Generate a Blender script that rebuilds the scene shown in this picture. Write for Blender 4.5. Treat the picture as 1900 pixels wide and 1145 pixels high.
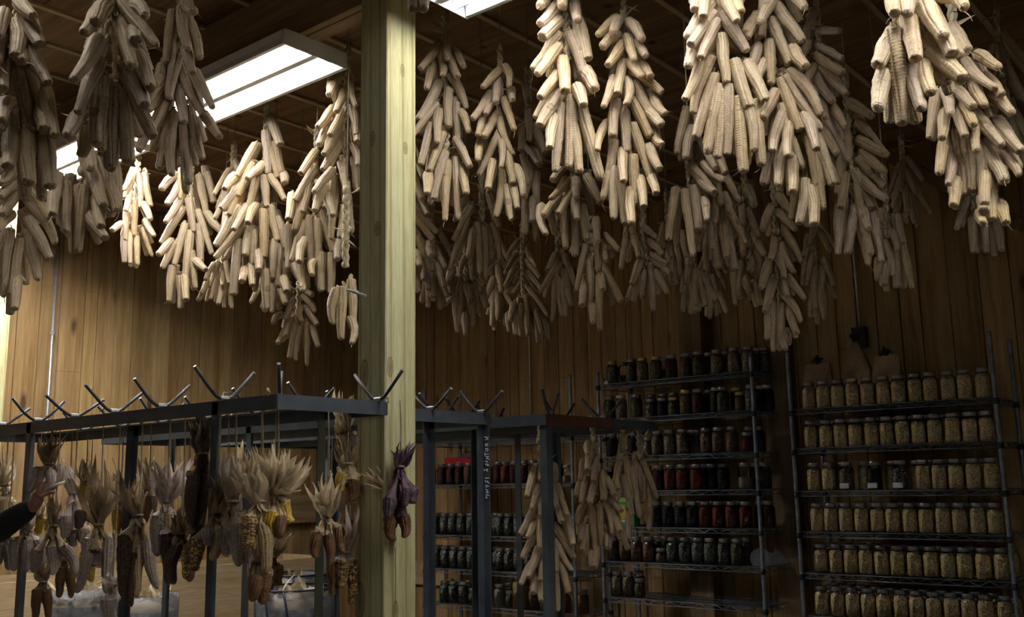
import bpy, math, random
import numpy as np
from mathutils import Vector, Matrix, Quaternion
for o in list(bpy.data.objects): bpy.data.objects.remove(o)
sc = bpy.context.scene
# ---------------- camera, world, exposure ----------------
FPX, CX, CY = 1850.0, 950.0, 572.5
ROLL, PITCH, YAW, EYE = 0.017, math.atan(327/1850.0), math.radians(39.7), 1.45
_f = Vector((-math.sin(YAW)*math.cos(PITCH), math.cos(YAW)*math.cos(PITCH), math.sin(PITCH)))
_r = Vector((math.cos(YAW), math.sin(YAW), 0)); _u = _r.cross(_f)
CR = _r*math.cos(ROLL)-_u*math.sin(ROLL); CU = _r*math.sin(ROLL)+_u*math.cos(ROLL); CF = _f
cam = bpy.data.cameras.new('camera'); cam.sensor_width = 36; cam.lens = FPX/1900*36; cam.clip_start = .05
co = bpy.data.objects.new('camera', cam); sc.collection.objects.link(co)
co.matrix_world = Matrix(((CR.x,CU.x,-CF.x,0),(CR.y,CU.y,-CF.y,0),(CR.z,CU.z,-CF.z,EYE),(0,0,0,1)))
sc.camera = co
w = bpy.data.worlds.new('world'); sc.world = w; w.use_nodes = True
w.node_tree.nodes['Background'].inputs[0].default_value = (.9,.8,.7,1)
w.node_tree.nodes['Background'].inputs[1].default_value = .016
vs = sc.view_settings; vs.view_transform = 'Standard'; vs.look = 'None'; vs.gamma = 1; vs.exposure = 0.0; vs.use_curve_mapping = False
TUBE_POWER = 44.0
EYEV = Vector((0,0,EYE))
# ---------------- measuring helpers ----------------
def ray(x,y): return (CF*FPX+CR*(x-CX)-CU*(y-CY))/FPX
def at_y(x,y,Y): d=ray(x,y); return EYEV+d*(Y/d.y)
def at_x(x,y,X): d=ray(x,y); return EYEV+d*(X/d.x)
def at_z(x,y,Z): d=ray(x,y); return EYEV+d*((Z-EYE)/d.z)
def at_d(x,y,D): return EYEV+ray(x,y)*D
class Plane:
    """vertical plane through p facing the room's viewer side"""
    def __init__(s,p):
        s.p=Vector(p); h=Vector((p.x,p.y,0)).normalized(); s.n=h; s.side=Vector((h.y,-h.x,0))
    def at(s,x,y,off=0):
        d=ray(x,y); return EYEV+d*((s.p.dot(s.n)-off)/d.dot(s.n))
# ---------------- object helpers ----------------
COL = sc.collection
def tag(o,label=None,cat=None,group=None,kind=None):
    if label: o['label']=label
    if cat: o['category']=cat
    if group: o['group']=group
    if kind: o['kind']=kind
    return o
def link(name,data,parent=None,loc=None):
    o=bpy.data.objects.new(name,data); COL.objects.link(o)
    if parent: o.parent=parent
    if loc is not None: o.location=loc
    return o
def thing(name,loc,label,cat,group=None,rz=0):
    o=link(name,None,None,loc); o.empty_display_size=.05; o.rotation_euler=(0,0,rz)
    return tag(o,label,cat,group)
class MB:
    def __init__(s): s.v=[]; s.f=[]; s.c=None
    def box(s,x0,y0,z0,x1,y1,z1):
        n=len(s.v); s.v+=[(x,y,z) for z in (z0,z1) for y in (y0,y1) for x in (x0,x1)]
        s.f+=[tuple(n+i for i in q) for q in ((0,2,3,1),(4,5,7,6),(0,1,5,4),(2,6,7,3),(0,4,6,2),(1,3,7,5))]; return s
    def tube(s,pts,rad,seg=8,cap=True):
        pts=[Vector(p) for p in pts]; k=len(pts)
        if not hasattr(rad,'__len__'): rad=[rad]*k
        n0=len(s.v); prev=None
        for i,p in enumerate(pts):
            t=(pts[min(i+1,k-1)]-pts[max(i-1,0)])
            t=t.normalized() if t.length>1e-9 else Vector((0,0,1))
            if prev is None:
                a=t.orthogonal().normalized()
            else:
                a=(prev-t*prev.dot(t))
                a=a.normalized() if a.length>1e-6 else t.orthogonal().normalized()
            prev=a; b=t.cross(a)
            for j in range(seg):
                th=2*math.pi*j/seg; q=p+(a*math.cos(th)+b*math.sin(th))*rad[i]; s.v.append(tuple(q))
        for i in range(k-1):
            for j in range(seg):
                a0=n0+i*seg+j; a1=n0+i*seg+(j+1)%seg; s.f.append((a0,a1,a1+seg,a0+seg))
        if cap:
            s.f.append(tuple(n0+j for j in reversed(range(seg)))); e=n0+(k-1)*seg; s.f.append(tuple(e+j for j in range(seg)))
        return s
    def lathe(s,prof,seg=20,c=(0,0,0),capb=True,capt=True):
        n0=len(s.v)
        for (r,z) in prof:
            for j in range(seg):
                th=2*math.pi*j/seg; s.v.append((c[0]+r*math.cos(th),c[1]+r*math.sin(th),c[2]+z))
        for i in range(len(prof)-1):
            for j in range(seg):
                a=n0+i*seg+j; b=n0+i*seg+(j+1)%seg; s.f.append((a,b,b+seg,a+seg))
        if capb: s.f.append(tuple(n0+j for j in reversed(range(seg))))
        if capt: e=n0+(len(prof)-1)*seg; s.f.append(tuple(e+j for j in range(seg)))
        return s
    def grid(s,P):
        n0=len(s.v); R=len(P); K=len(P[0])
        for r in P:
            for p in r: s.v.append(tuple(p))
        for i in range(R-1):
            for j in range(K-1):
                a=n0+i*K+j; s.f.append((a,a+1,a+K+1,a+K))
        return s
    def mesh(s,name,mat,smooth=True):
        m=bpy.data.meshes.new(name); m.from_pydata(s.v,[],s.f); m.materials.append(mat)
        if smooth: m.polygons.foreach_set('use_smooth',[True]*len(s.f))
        m.update(); return m
    def obj(s,name,mat,parent=None,loc=None,smooth=False):
        return link(name,s.mesh(name,mat,smooth),parent,loc)
# ---------------- materials ----------------
def newmat(name):
    m=bpy.data.materials.new(name); m.use_nodes=True; nt=m.node_tree
    return m,nt,nt.nodes['Principled BSDF']
def N(nt,t,**k):
    n=nt.nodes.new(t)
    for a,b in k.items():
        if a.startswith('i_'):
            key=a[2:]; n.inputs[int(key) if key.isdigit() else key.replace('_',' ')].default_value=b
        else: setattr(n,a,b)
    return n
def ramp(nt,fac,stops):
    r=nt.nodes.new('ShaderNodeValToRGB'); e=r.color_ramp.elements
    while len(e)<len(stops): e.new(.5)
    for i,(p,c) in enumerate(stops): e[i].position=p; e[i].color=(*c,1) if len(c)==3 else c
    nt.links.new(fac,r.inputs[0]); return r.outputs[0]
def mixc(nt,fac,a,b,mode='MIX'):
    m=nt.nodes.new('ShaderNodeMix'); m.data_type='RGBA'; m.blend_type=mode
    for i,v in ((0,fac),(6,a),(7,b)):
        if hasattr(v,'is_output'): nt.links.new(v,m.inputs[i])
        else: m.inputs[i].default_value=v if i==0 else (*v,1)
    return m.outputs[2]
def coords(nt,scale=(1,1,1),kind='Object'):
    t=nt.nodes.new('ShaderNodeTexCoord'); mp=nt.nodes.new('ShaderNodeMapping'); mp.inputs['Scale'].default_value=scale
    nt.links.new(t.outputs[kind],mp.inputs[0]); return mp.outputs[0]
def noise(nt,vec,scale,detail=4,rough=.6,dist=0):
    n=nt.nodes.new('ShaderNodeTexNoise'); n.inputs['Scale'].default_value=scale; n.inputs['Detail'].default_value=detail
    n.inputs['Roughness'].default_value=rough; n.inputs['Distortion'].default_value=dist
    nt.links.new(vec,n.inputs['Vector']); return n.outputs['Fac']
def bump(nt,b,h,strength=.3,dist=.002):
    n=nt.nodes.new('ShaderNodeBump'); n.inputs['Strength'].default_value=strength; n.inputs['Distance'].default_value=dist
    nt.links.new(h,n.inputs['Height']); nt.links.new(n.outputs[0],b.inputs['Normal'])
def plain(name,col,rough=.6,metal=0,nscale=None,namp=.3,spec=.5):
    m,nt,b=newmat(name); b.inputs['Roughness'].default_value=rough; b.inputs['Metallic'].default_value=metal
    b.inputs['Specular IOR Level'].default_value=spec
    v=coords(nt); f=noise(nt,v,nscale or 12)
    lo=tuple(c*(1-namp) for c in col); hi=tuple(min(1,c*(1+namp)) for c in col)
    nt.links.new(ramp(nt,f,[(.3,lo),(.7,hi)]),b.inputs['Base Color']); return m
def wood(name,c1,c2,c3,vert='Z',rough=.75,knots=(),knotcol=(.05,.025,.01),boards=False,grain=1.0,dirt=.35):
    m,nt,b=newmat(name); b.inputs['Roughness'].default_value=rough; b.inputs['Specular IOR Level'].default_value=.25
    st={'Z':(1,1,.06),'X':(.06,1,1),'Y':(1,.06,1)}[vert]
    v=coords(nt,st); f1=noise(nt,v,14*grain,3,.6,.6); f2=noise(nt,v,90*grain,3,.7)
    base=ramp(nt,f1,[(.3,c1),(.5,c2),(.72,c3)])
    fine=ramp(nt,f2,[(.3,(.72,.72,.72)),(.7,(1.08,1.08,1.08))])
    c=mixc(nt,1.0,base,fine,'MULTIPLY')
    if boards:
        a=N(nt,'ShaderNodeAttribute',attribute_name='tone'); c=mixc(nt,1.0,c,a.outputs['Color'],'MULTIPLY')
        # scattered knots
        vv=coords(nt,(5,5,1.7)); vo=N(nt,'ShaderNodeTexVoronoi',feature='F1',i_Scale=1.0); nt.links.new(vv,vo.inputs['Vector'])
        nz=noise(nt,vv,5,2); ad=N(nt,'ShaderNodeMath',operation='MULTIPLY_ADD',i_1=.06); nt.links.new(nz,ad.inputs[0]); nt.links.new(vo.outputs['Distance'],ad.inputs[2])
        c=mixc(nt,ramp(nt,ad.outputs[0],[(.10,(1,1,1)),(.125,(.6,.6,.6)),(.19,(0,0,0))]),c,knotcol)
        bl=noise(nt,coords(nt,(1,1,.5)),1.6,3); c=mixc(nt,ramp(nt,bl,[(.45,(0,0,0)),(.75,(dirt,dirt,dirt))]),c,(.12,.085,.05))
    if knots:
        wv=N(nt,'ShaderNodeTexWave',wave_type='BANDS',bands_direction='DIAGONAL',i_Scale=11.0,i_Distortion=2.2,i_Detail=2.0); wv.inputs['Detail Scale'].default_value=.8; nt.links.new(coords(nt,(1,1,.012)),wv.inputs['Vector'])
        c=mixc(nt,1.0,c,ramp(nt,wv.outputs['Fac'],[(.0,(.70,.64,.52)),(.12,(.97,.96,.93)),(1,(1,1,1))]),'MULTIPLY')
    for (kx,ky,kz,rx,rz,face) in knots:
        t=nt.nodes.new('ShaderNodeTexCoord'); s=N(nt,'ShaderNodeVectorMath',operation='SUBTRACT'); s.inputs[1].default_value=(kx,ky,kz)
        nt.links.new(t.outputs['Object'],s.inputs[0]); sc_=N(nt,'ShaderNodeVectorMath',operation='MULTIPLY')
        sc_.inputs[1].default_value=(1/rx,1/.03,1/rz) if face=='y' else (1/.03,1/rx,1/rz)
        nt.links.new(s.outputs[0],sc_.inputs[0]); le=N(nt,'ShaderNodeVectorMath',operation='LENGTH'); nt.links.new(sc_.outputs[0],le.inputs[0])
        c=mixc(nt,ramp(nt,le.outputs['Value'],[(0,(.75,.75,.75)),(.45,(.55,.55,.55)),(.72,(.35,.35,.35)),(.82,(.95,.95,.95)),(.9,(.25,.25,.25)),(1,(0,0,0))]),c,knotcol)
    nt.links.new(c,b.inputs['Base Color']); bump(nt,b,f2,.35,.0015); return m
M={}
M['wall']=wood('cedar_boards',(.24,.142,.055),(.35,.225,.098),(.44,.30,.15),boards=True,knotcol=(.07,.035,.015))
M['ceil']=wood('ceiling_planks',(.16,.09,.04),(.25,.15,.07),(.32,.20,.10),vert='X',boards=True)
M['beam']=wood('beam_wood',(.22,.14,.07),(.32,.21,.11),(.40,.28,.16),vert='X')
M['joist']=wood('joist_wood',(.2,.12,.06),(.3,.2,.1),(.38,.27,.15),vert='Y')
M['ply']=wood('plywood',(.42,.29,.15),(.5,.36,.2),(.56,.42,.25),vert='Y')
M['brace']=wood('brace_wood',(.14,.09,.045),(.2,.13,.07),(.26,.18,.1),vert='Z')
M['concrete']=plain('concrete',(.16,.15,.13),.85,nscale=5)
M['steel']=plain('dark_steel',(.075,.088,.105),.42,.35,nscale=9,namp=.25,spec=.5)
M['rust']=plain('rusty_steel',(.14,.055,.03),.7,.2,nscale=20,namp=.35)
M['rod']=plain('rod_steel',(.028,.026,.03),.6,.1,nscale=40)
M['weld']=plain('bright_steel',(.28,.28,.3),.5,.4)
M['wire']=plain('epoxy_wire',(.17,.20,.25),.38,.4)
M['collar']=plain('black_plastic',(.01,.01,.012),.5)
M['galv']=plain('galvanised_conduit',(.6,.62,.65),.32,.7,nscale=30,namp=.12)
M['black']=plain('black_paint',(.012,.012,.014),.5)
M['fixture']=plain('white_enamel',(.72,.73,.76),.35,0,namp=.05)
M['reflector']=plain('bright_reflector',(.76,.77,.8),.35,0,namp=.05)
M['tubecap']=plain('tube_cap',(.25,.28,.36),.4,.5)
M['twine']=plain('twine',(.36,.29,.21),.9,nscale=80)
M['plait']=plain('plait_husk',(.50,.42,.27),.8,nscale=45,namp=.45)
M['chalk']=plain('white_marker',(.62,.68,.75),.8,namp=.1)
M['redbox']=plain('red_card',(.38,.012,.03),.5)
M['lid']=plain('zinc_lid',(.26,.26,.27),.35,.8,nscale=25,namp=.15)
M['lidgold']=plain('gold_lid',(.5,.38,.16),.3,.8)
M['paper']=plain('brown_paper',(.25,.17,.09),.85,nscale=7)
M['label']=plain('white_label',(.62,.64,.72),.7,namp=.05)
M['cloth']=plain('black_cloth',(.006,.006,.007),.9)
M['navy']=plain('navy_strap',(.008,.014,.05),.6)
M['skin']=plain('skin',(.26,.12,.09),.55,nscale=8,namp=.15)
M['hair']=plain('hair',(.04,.025,.015),.6)
def tubemat(k=1):
    m,nt,b=newmat('lit_tube'); e=nt.nodes.new('ShaderNodeEmission'); e.inputs[0].default_value=(1,.975,.925,1); e.inputs[1].default_value=TUBE_POWER*k
    nt.links.new(e.outputs[0],nt.nodes['Material Output'].inputs[0]); return m
M['tube']=tubemat(); M['tube_bright']=tubemat(5.4); M['tube_dim']=tubemat(.15); M['tube_fill']=tubemat(.6)
def plastic():
    m,nt,b=newmat('clear_plastic_film'); b.inputs['Roughness'].default_value=.5
    f=noise(nt,coords(nt),9,5,.7,1.5); nt.links.new(ramp(nt,f,[(.3,(.10,.105,.12)),(.7,(.30,.31,.34))]),b.inputs['Base Color'])
    b.inputs['Alpha'].default_value=.5; bump(nt,b,f,.8,.02); return m
M['film']=plastic()
def glass():
    m,nt,b=newmat('jar_glass'); nt.nodes.remove(b)
    tr=N(nt,'ShaderNodeBsdfTransparent'); tr.inputs[0].default_value=(.97,.97,.96,1); gl=N(nt,'ShaderNodeBsdfGlossy',i_Roughness=.03)
    fr=N(nt,'ShaderNodeFresnel',i_IOR=1.5); mx=N(nt,'ShaderNodeMixShader')
    nt.links.new(fr.outputs[0],mx.inputs[0]); nt.links.new(tr.outputs[0],mx.inputs[1]); nt.links.new(gl.outputs[0],mx.inputs[2])
    nt.links.new(mx.outputs[0],nt.nodes['Material Output'].inputs[0]); return m
M['glass']=glass()
def beans(name,stops,scale=130):
    m,nt,b=newmat(name); b.inputs['Roughness'].default_value=.4
    v=coords(nt); vo=N(nt,'ShaderNodeTexVoronoi',feature='F1',i_Scale=scale); nt.links.new(v,vo.inputs['Vector'])
    rgb=N(nt,'ShaderNodeSeparateColor'); nt.links.new(vo.outputs['Color'],rgb.inputs[0])
    c=ramp(nt,rgb.outputs[0],stops)
    iv=N(nt,'ShaderNodeMath',operation='SUBTRACT',i_0=1.0); nt.links.new(vo.outputs['Distance'],iv.inputs[1])
    nt.links.new(c,b.inputs['Base Color']); bump(nt,b,iv.outputs[0],1.0,.006); return m
BEAN={
 'cream':('pale cream beans',beans('cream_beans',[(0,(.60,.44,.22)),(.5,(.82,.64,.36)),(1,(.88,.74,.48))])),
 'red':('dark red beans',beans('red_beans',[(0,(.10,.012,.01)),(.5,(.17,.03,.02)),(1,(.24,.06,.03))])),
 'wine':('wine dark beans',beans('wine_beans',[(0,(.035,.008,.01)),(.6,(.07,.016,.018)),(1,(.10,.03,.03))])),
 'black':('black beans',beans('black_beans',[(0,(.008,.008,.012)),(.7,(.02,.02,.028)),(1,(.05,.05,.06))])),
 'grey':('black and white speckled beans',beans('grey_beans',[(0,(.04,.045,.04)),(.55,(.10,.11,.10)),(.8,(.3,.32,.3)),(1,(.5,.5,.46))])),
 'tan':('tan speckled beans',beans('tan_beans',[(0,(.14,.10,.07)),(.5,(.26,.20,.14)),(1,(.42,.35,.27))])),
 'brown':('reddish brown beans',beans('brown_beans',[(0,(.12,.06,.04)),(.5,(.2,.11,.075)),(1,(.27,.16,.11))])),
 'olive':('olive mixed beans',beans('olive_beans',[(0,(.05,.05,.02)),(.5,(.12,.12,.06)),(1,(.25,.24,.14))])),
 'gold':('golden corn kernels',beans('gold_kernels',[(0,(.32,.19,.05)),(.5,(.42,.28,.09)),(1,(.5,.38,.16))],110)),
 'flour':('pale flour',beans('flour',[(0,(.5,.46,.34)),(1,(.56,.52,.4))],400)),
 'orange':('rust orange beans',beans('orange_beans',[(0,(.2,.06,.02)),(.5,(.3,.11,.04)),(1,(.38,.18,.08))])),
}
# ---------------- corn ears ----------------
def cornmat(name,cols,rand=.5,rough=.45):
    """cols: list of base colours chosen per object, 'bare' attribute shows cob"""
    m,nt,b=newmat(name); b.inputs['Roughness'].default_value=rough; b.inputs['Specular IOR Level'].default_value=.3
    oi=N(nt,'ShaderNodeObjectInfo'); n=len(cols)
    c=ramp(nt,oi.outputs['Random'],[(i/(max(n-1,1)),cc) for i,cc in enumerate(cols)])
    v=coords(nt,(1,1,4)); f=noise(nt,v,1.1,3); g=noise(nt,v,6,2)
    c=mixc(nt,1.0,c,ramp(nt,f,[(.25,(.74,.70,.68)),(.6,(1.05,1.05,1.05))]),'MULTIPLY')
    c=mixc(nt,1.0,c,ramp(nt,g,[(.3,(.88,.86,.82)),(.7,(1.08,1.08,1.05))]),'MULTIPLY')
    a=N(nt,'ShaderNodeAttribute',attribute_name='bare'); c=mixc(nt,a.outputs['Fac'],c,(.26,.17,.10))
    nt.links.new(c,b.inputs['Base Color']); return m
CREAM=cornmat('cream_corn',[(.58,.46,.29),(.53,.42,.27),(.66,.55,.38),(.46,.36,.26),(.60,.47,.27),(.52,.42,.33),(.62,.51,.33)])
def speckmat(name,stops,rows,ker):
    """multicoloured kernels: colour changes kernel by kernel"""
    m,nt,b=newmat(name); b.inputs['Roughness'].default_value=.4
    a=N(nt,'ShaderNodeAttribute',attribute_name='kern'); oi=N(nt,'ShaderNodeObjectInfo')
    ad=N(nt,'ShaderNodeMath',operation='ADD'); nt.links.new(a.outputs['Fac'],ad.inputs[0]); nt.links.new(oi.outputs['Random'],ad.inputs[1])
    fr=N(nt,'ShaderNodeMath',operation='FRACT'); nt.links.new(ad.outputs[0],fr.inputs[0])
    c=ramp(nt,fr.outputs[0],stops)
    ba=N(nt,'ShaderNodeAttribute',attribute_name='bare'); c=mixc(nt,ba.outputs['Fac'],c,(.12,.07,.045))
    nt.links.new(c,b.inputs['Base Color']); return m
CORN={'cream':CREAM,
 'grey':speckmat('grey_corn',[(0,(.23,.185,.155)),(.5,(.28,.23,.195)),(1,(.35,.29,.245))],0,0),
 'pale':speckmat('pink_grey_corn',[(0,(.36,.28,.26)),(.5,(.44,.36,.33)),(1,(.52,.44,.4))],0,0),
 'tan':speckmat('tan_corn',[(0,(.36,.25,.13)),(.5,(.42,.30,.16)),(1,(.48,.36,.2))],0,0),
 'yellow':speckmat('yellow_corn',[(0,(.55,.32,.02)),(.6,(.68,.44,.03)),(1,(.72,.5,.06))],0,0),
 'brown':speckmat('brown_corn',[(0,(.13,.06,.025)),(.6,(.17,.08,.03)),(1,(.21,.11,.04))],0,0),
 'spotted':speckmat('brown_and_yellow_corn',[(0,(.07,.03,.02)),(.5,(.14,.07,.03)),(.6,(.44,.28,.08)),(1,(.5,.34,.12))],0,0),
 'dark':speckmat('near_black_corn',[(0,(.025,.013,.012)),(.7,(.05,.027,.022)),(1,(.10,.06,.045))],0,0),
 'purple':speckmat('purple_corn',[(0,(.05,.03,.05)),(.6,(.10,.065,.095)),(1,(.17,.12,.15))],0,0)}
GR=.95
def ear_mesh(name,seed,mat,rows=12,ker=40,bend=.0,taper=.72,bulge=.06,rough=.06,patch=False,fat=1.0,seg=5,stp=3,tip=.035):
    """corn ear, unit radius, hanging from z=0 down to z=-1 (x,y in radii, bend in radii)"""
    rg=random.Random(seed); nu=rows*seg; nv=ker*stp
    tw=rg.uniform(-.5,.5); ph=rg.random()*6
    wob=[(rg.uniform(.5,2.5),rg.uniform(0,6)) for _ in range(3)]
    ko=[rg.random() for _ in range(rows)]; kcol=[[rg.random() for _ in range(ker+3)] for _ in range(rows)]
    pa=(rg.random()*6.28,rg.uniform(.3,.9),rg.uniform(.5,1.0),rg.uniform(.04,.09)); bd=rg.random()*6.28
    V=[];F=[];B=[];K=[]
    for i in range(nv+1):
        t=i/nv
        r=1+bulge*math.sin(math.pi*min(1,t*1.6))-(1-taper)*max(0,(t-.25)/.75)**1.4
        if t<.05: r*=math.sqrt(max(.03,1-(1-t/.05)**2))*.55+.45*min(1,t/.03+.2)
        if t>1-tip:
            u=(t-1+tip)/tip; r*=math.sqrt(max(.02,1-u*u*(.75 if tip<.05 else .93)))
        cxx=bend*math.sin(math.pi*t*.9)*math.cos(bd)+.05*math.sin(wob[0][0]*6*t+wob[0][1]); cyy=bend*math.sin(math.pi*t*.9)*math.sin(bd)+.05*math.sin(wob[1][0]*6*t+wob[1][1])
        for j in range(nu):
            a=2*math.pi*j/nu; ro=j//seg; jit=0; fr=(j%seg)/seg
            g=abs(math.sin(math.pi*fr)) ; g=g**.35
            kk=t*ker+ko[ro//2]*.8+(ro%2)*.12+.2*math.sin(2*a+ph); kf=kk-math.floor(kk)
            k=abs(math.sin(math.pi*kf))**.45; ki=min(ker+2,int(kk))
            e_=(fr<.01); gg=g if not e_ else (0.0 if ro%2==0 else .5); h=(.28+.72*gg)*(.16+.84*k); jit=kcol[ro][ki]
            bare=0.0
            if t>.978+.015*math.sin(5*a+ph)-(.04 if jit>.8 else 0): bare=1.0
            elif t<.02: bare=.7
            if patch:
                da=abs((a-pa[0]+math.pi)%(2*math.pi)-math.pi)
                if (da/pa[2])**2+((t-pa[1])/pa[3])**2<1+.5*math.sin(7*a+9*t): bare=1
            hh=h*(.19+rough*(jit-.5)) if bare<.9 else (.05+.07*(jit>.5)*h)
            rr=r*(.825+hh)
            aa=a+tw*t
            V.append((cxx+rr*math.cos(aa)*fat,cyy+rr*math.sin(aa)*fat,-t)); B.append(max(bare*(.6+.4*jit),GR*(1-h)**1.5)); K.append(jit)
    for i in range(nv):
        for j in range(nu):
            a=i*nu+j; b=i*nu+(j+1)%nu; F.append((a,a+nu,b+nu,b))
    F.append(tuple(range(nu))); F.append(tuple(nv*nu+j for j in reversed(range(nu))))
    m=bpy.data.meshes.new(name); m.from_pydata(V,[],F); m.materials.append(mat); m.polygons.foreach_set('use_smooth',[True]*len(F))
    for nm,arr in (('bare',B),('kern',K)):
        at=m.attributes.new(nm,'FLOAT','POINT'); at.data.foreach_set('value',arr)
    m.update(); return m
rgE=random.Random(5)
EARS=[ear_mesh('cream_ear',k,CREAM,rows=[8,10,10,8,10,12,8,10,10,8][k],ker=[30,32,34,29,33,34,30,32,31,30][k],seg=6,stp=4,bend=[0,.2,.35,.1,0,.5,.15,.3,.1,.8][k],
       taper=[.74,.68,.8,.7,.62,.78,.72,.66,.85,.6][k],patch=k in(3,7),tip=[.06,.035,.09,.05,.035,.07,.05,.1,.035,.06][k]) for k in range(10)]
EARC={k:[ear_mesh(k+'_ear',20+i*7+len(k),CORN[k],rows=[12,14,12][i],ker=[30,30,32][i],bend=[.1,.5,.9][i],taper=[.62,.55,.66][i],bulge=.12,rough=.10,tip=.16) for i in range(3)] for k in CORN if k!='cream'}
def put_ear(root,base,tip,r,mesh,rg,name='ear'):
    base=Vector(base); tip=Vector(tip); d=tip-base; L=max(d.length,.02)
    q=Vector((0,0,-1)).rotation_difference(d.normalized())@Quaternion((0,0,1),rg.random()*6.283)
    o=bpy.data.objects.new(name,mesh); COL.objects.link(o); o.parent=root
    o.rotation_mode='QUATERNION'; o.rotation_quaternion=q; o.location=base-root.location; o.scale=(r,r,L); return o
# husk plait, unit length downwards, 1 m of plait per mesh is 24 crossings
def plait_mesh(name,seed,Lm):
    rg=random.Random(seed); mb=MB(); n=int(Lm*90)
    for s in range(3):
        pts=[];rad=[]
        for i in range(n+1):
            z=i/n*Lm; th=2*math.pi*(z/.105+s/3)
            pts.append((.0095*math.sin(th)+rg.uniform(-.001,.001),.006*math.sin(2*th)+rg.uniform(-.001,.001),-z)); rad.append(.0082+rg.uniform(-.0012,.0012)+.0015*math.sin(th*3+s))
        mb.tube(pts,rad,6)
    return mb.mesh(name,M['plait'])
PLL=[.2,.3,.42,.56,.72,.9,1.1]
PL=[plait_mesh('plait',i,l) for i,l in enumerate(PLL)]
def husk_leaf(mb,base,tip,w,rg,curl=.25,n=9,side=None,fold=.35,out=None):
    """dry husk strip with a midrib fold and a pointed tip"""
    base=Vector(base); tip=Vector(tip); d=tip-base; L=d.length
    if L<1e-4: return
    dn=d.normalized(); s=side if side is not None else Vector((rg.uniform(-1,1),rg.uniform(-1,1),rg.uniform(-.3,.3)))
    s=(s-dn*s.dot(dn)); s=s.normalized() if s.length>1e-4 else dn.orthogonal().normalized()
    nrm=dn.cross(s); bow=rg.uniform(-curl,curl)*L; tw=rg.uniform(-1.2,1.2); wv=rg.random()*6
    P=[]
    for i in range(n+1):
        t=i/n; c=base+d*t+nrm*bow*math.sin(math.pi*t*.85)*.8+s*L*.04*math.sin(5*t+wv)
        ww=w*(.35+1.0*math.sin(math.pi*min(1,t*.72+.12)))*(1-t**3.2)+.0012
        an=tw*t; ss=s*math.cos(an)+nrm*math.sin(an); nn=dn.cross(ss)
        rip=.12*w*math.sin(9*t+wv)
        P.append([c-ss*ww*.5+nn*(fold*ww*.5+rip),c-ss*ww*.22+nn*(-rip),c-nn*fold*ww*.25,c+ss*ww*.22+nn*rip*.7,c+ss*ww*.5+nn*(fold*ww*.5)])
    mb.grid(P)
def huskmat(name,a,b_,c_):
    m,nt,b=newmat(name); b.inputs['Roughness'].default_value=.6; b.inputs['Specular IOR Level'].default_value=.3
    v=coords(nt); f=noise(nt,v,22,4,.65); c=ramp(nt,f,[(.3,a),(.5,b_),(.72,c_)])
    nt.links.new(c,b.inputs['Base Color'])
    tl=N(nt,'ShaderNodeBsdfTranslucent'); nt.links.new(c,tl.inputs[0]); mx=N(nt,'ShaderNodeMixShader',i_0=.3)
    out=nt.nodes['Material Output']; nt.links.new(b.outputs[0],mx.inputs[1]); nt.links.new(tl.outputs[0],mx.inputs[2]); nt.links.new(mx.outputs[0],out.inputs[0])
    bump(nt,b,noise(nt,v,160,2),.3,.001); return m
HUSK={'straw':huskmat('straw_husk',(.42,.32,.19),(.56,.45,.29),(.68,.58,.42)),
 'brown':huskmat('brown_husk',(.15,.10,.06),(.25,.18,.10),(.36,.27,.17)),
 'pale':huskmat('pale_pink_husk',(.40,.31,.28),(.52,.43,.38),(.64,.55,.5)),
 'grey':huskmat('grey_husk',(.24,.19,.15),(.34,.28,.22),(.44,.37,.3)),
 'purple':huskmat('purple_husk',(.07,.035,.05),(.13,.08,.10),(.24,.17,.18)),
 'dark':huskmat('dark_husk',(.06,.04,.025),(.13,.09,.05),(.28,.21,.12))}
# ---------------- braids of corn ----------------
CROP={'1':(0,0,2.8625),'2':(0,280,2.602),'3':(360,0,2.862),'4':(360,380,2.862),'5':(760,0,2.862),'6':(760,380,2.862),'7':(1200,0,2.714),'8':(1200,380,2.714),
 'Z':(1600,240,5.727),'M':(780,420,3.958),'N':(1240,380,4.09),'Q':(1580,280,4.406),'R':(740,660,2.361),'S':(1000,780,3.137),'T':(0,300,4.089),'E':(380,660,2.362),'D':(0,660,2.36)}
def ears_px(txt):
    out=[];c=CROP['5']
    for tok in txt.replace('\n',' ').split(';'):
        tok=tok.strip()
        if not tok: continue
        if ':' in tok: k,tok=tok.split(':'); c=CROP[k.strip()]
        q=[float(a) for a in tok.split()]
        out.append((c[0]+q[0]/c[2],c[1]+q[1]/c[2],c[0]+q[2]/c[2],c[1]+q[3]/c[2]))
    return out
CEIL=3.60
GB='braids of cream corn hung from the ceiling'
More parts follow.
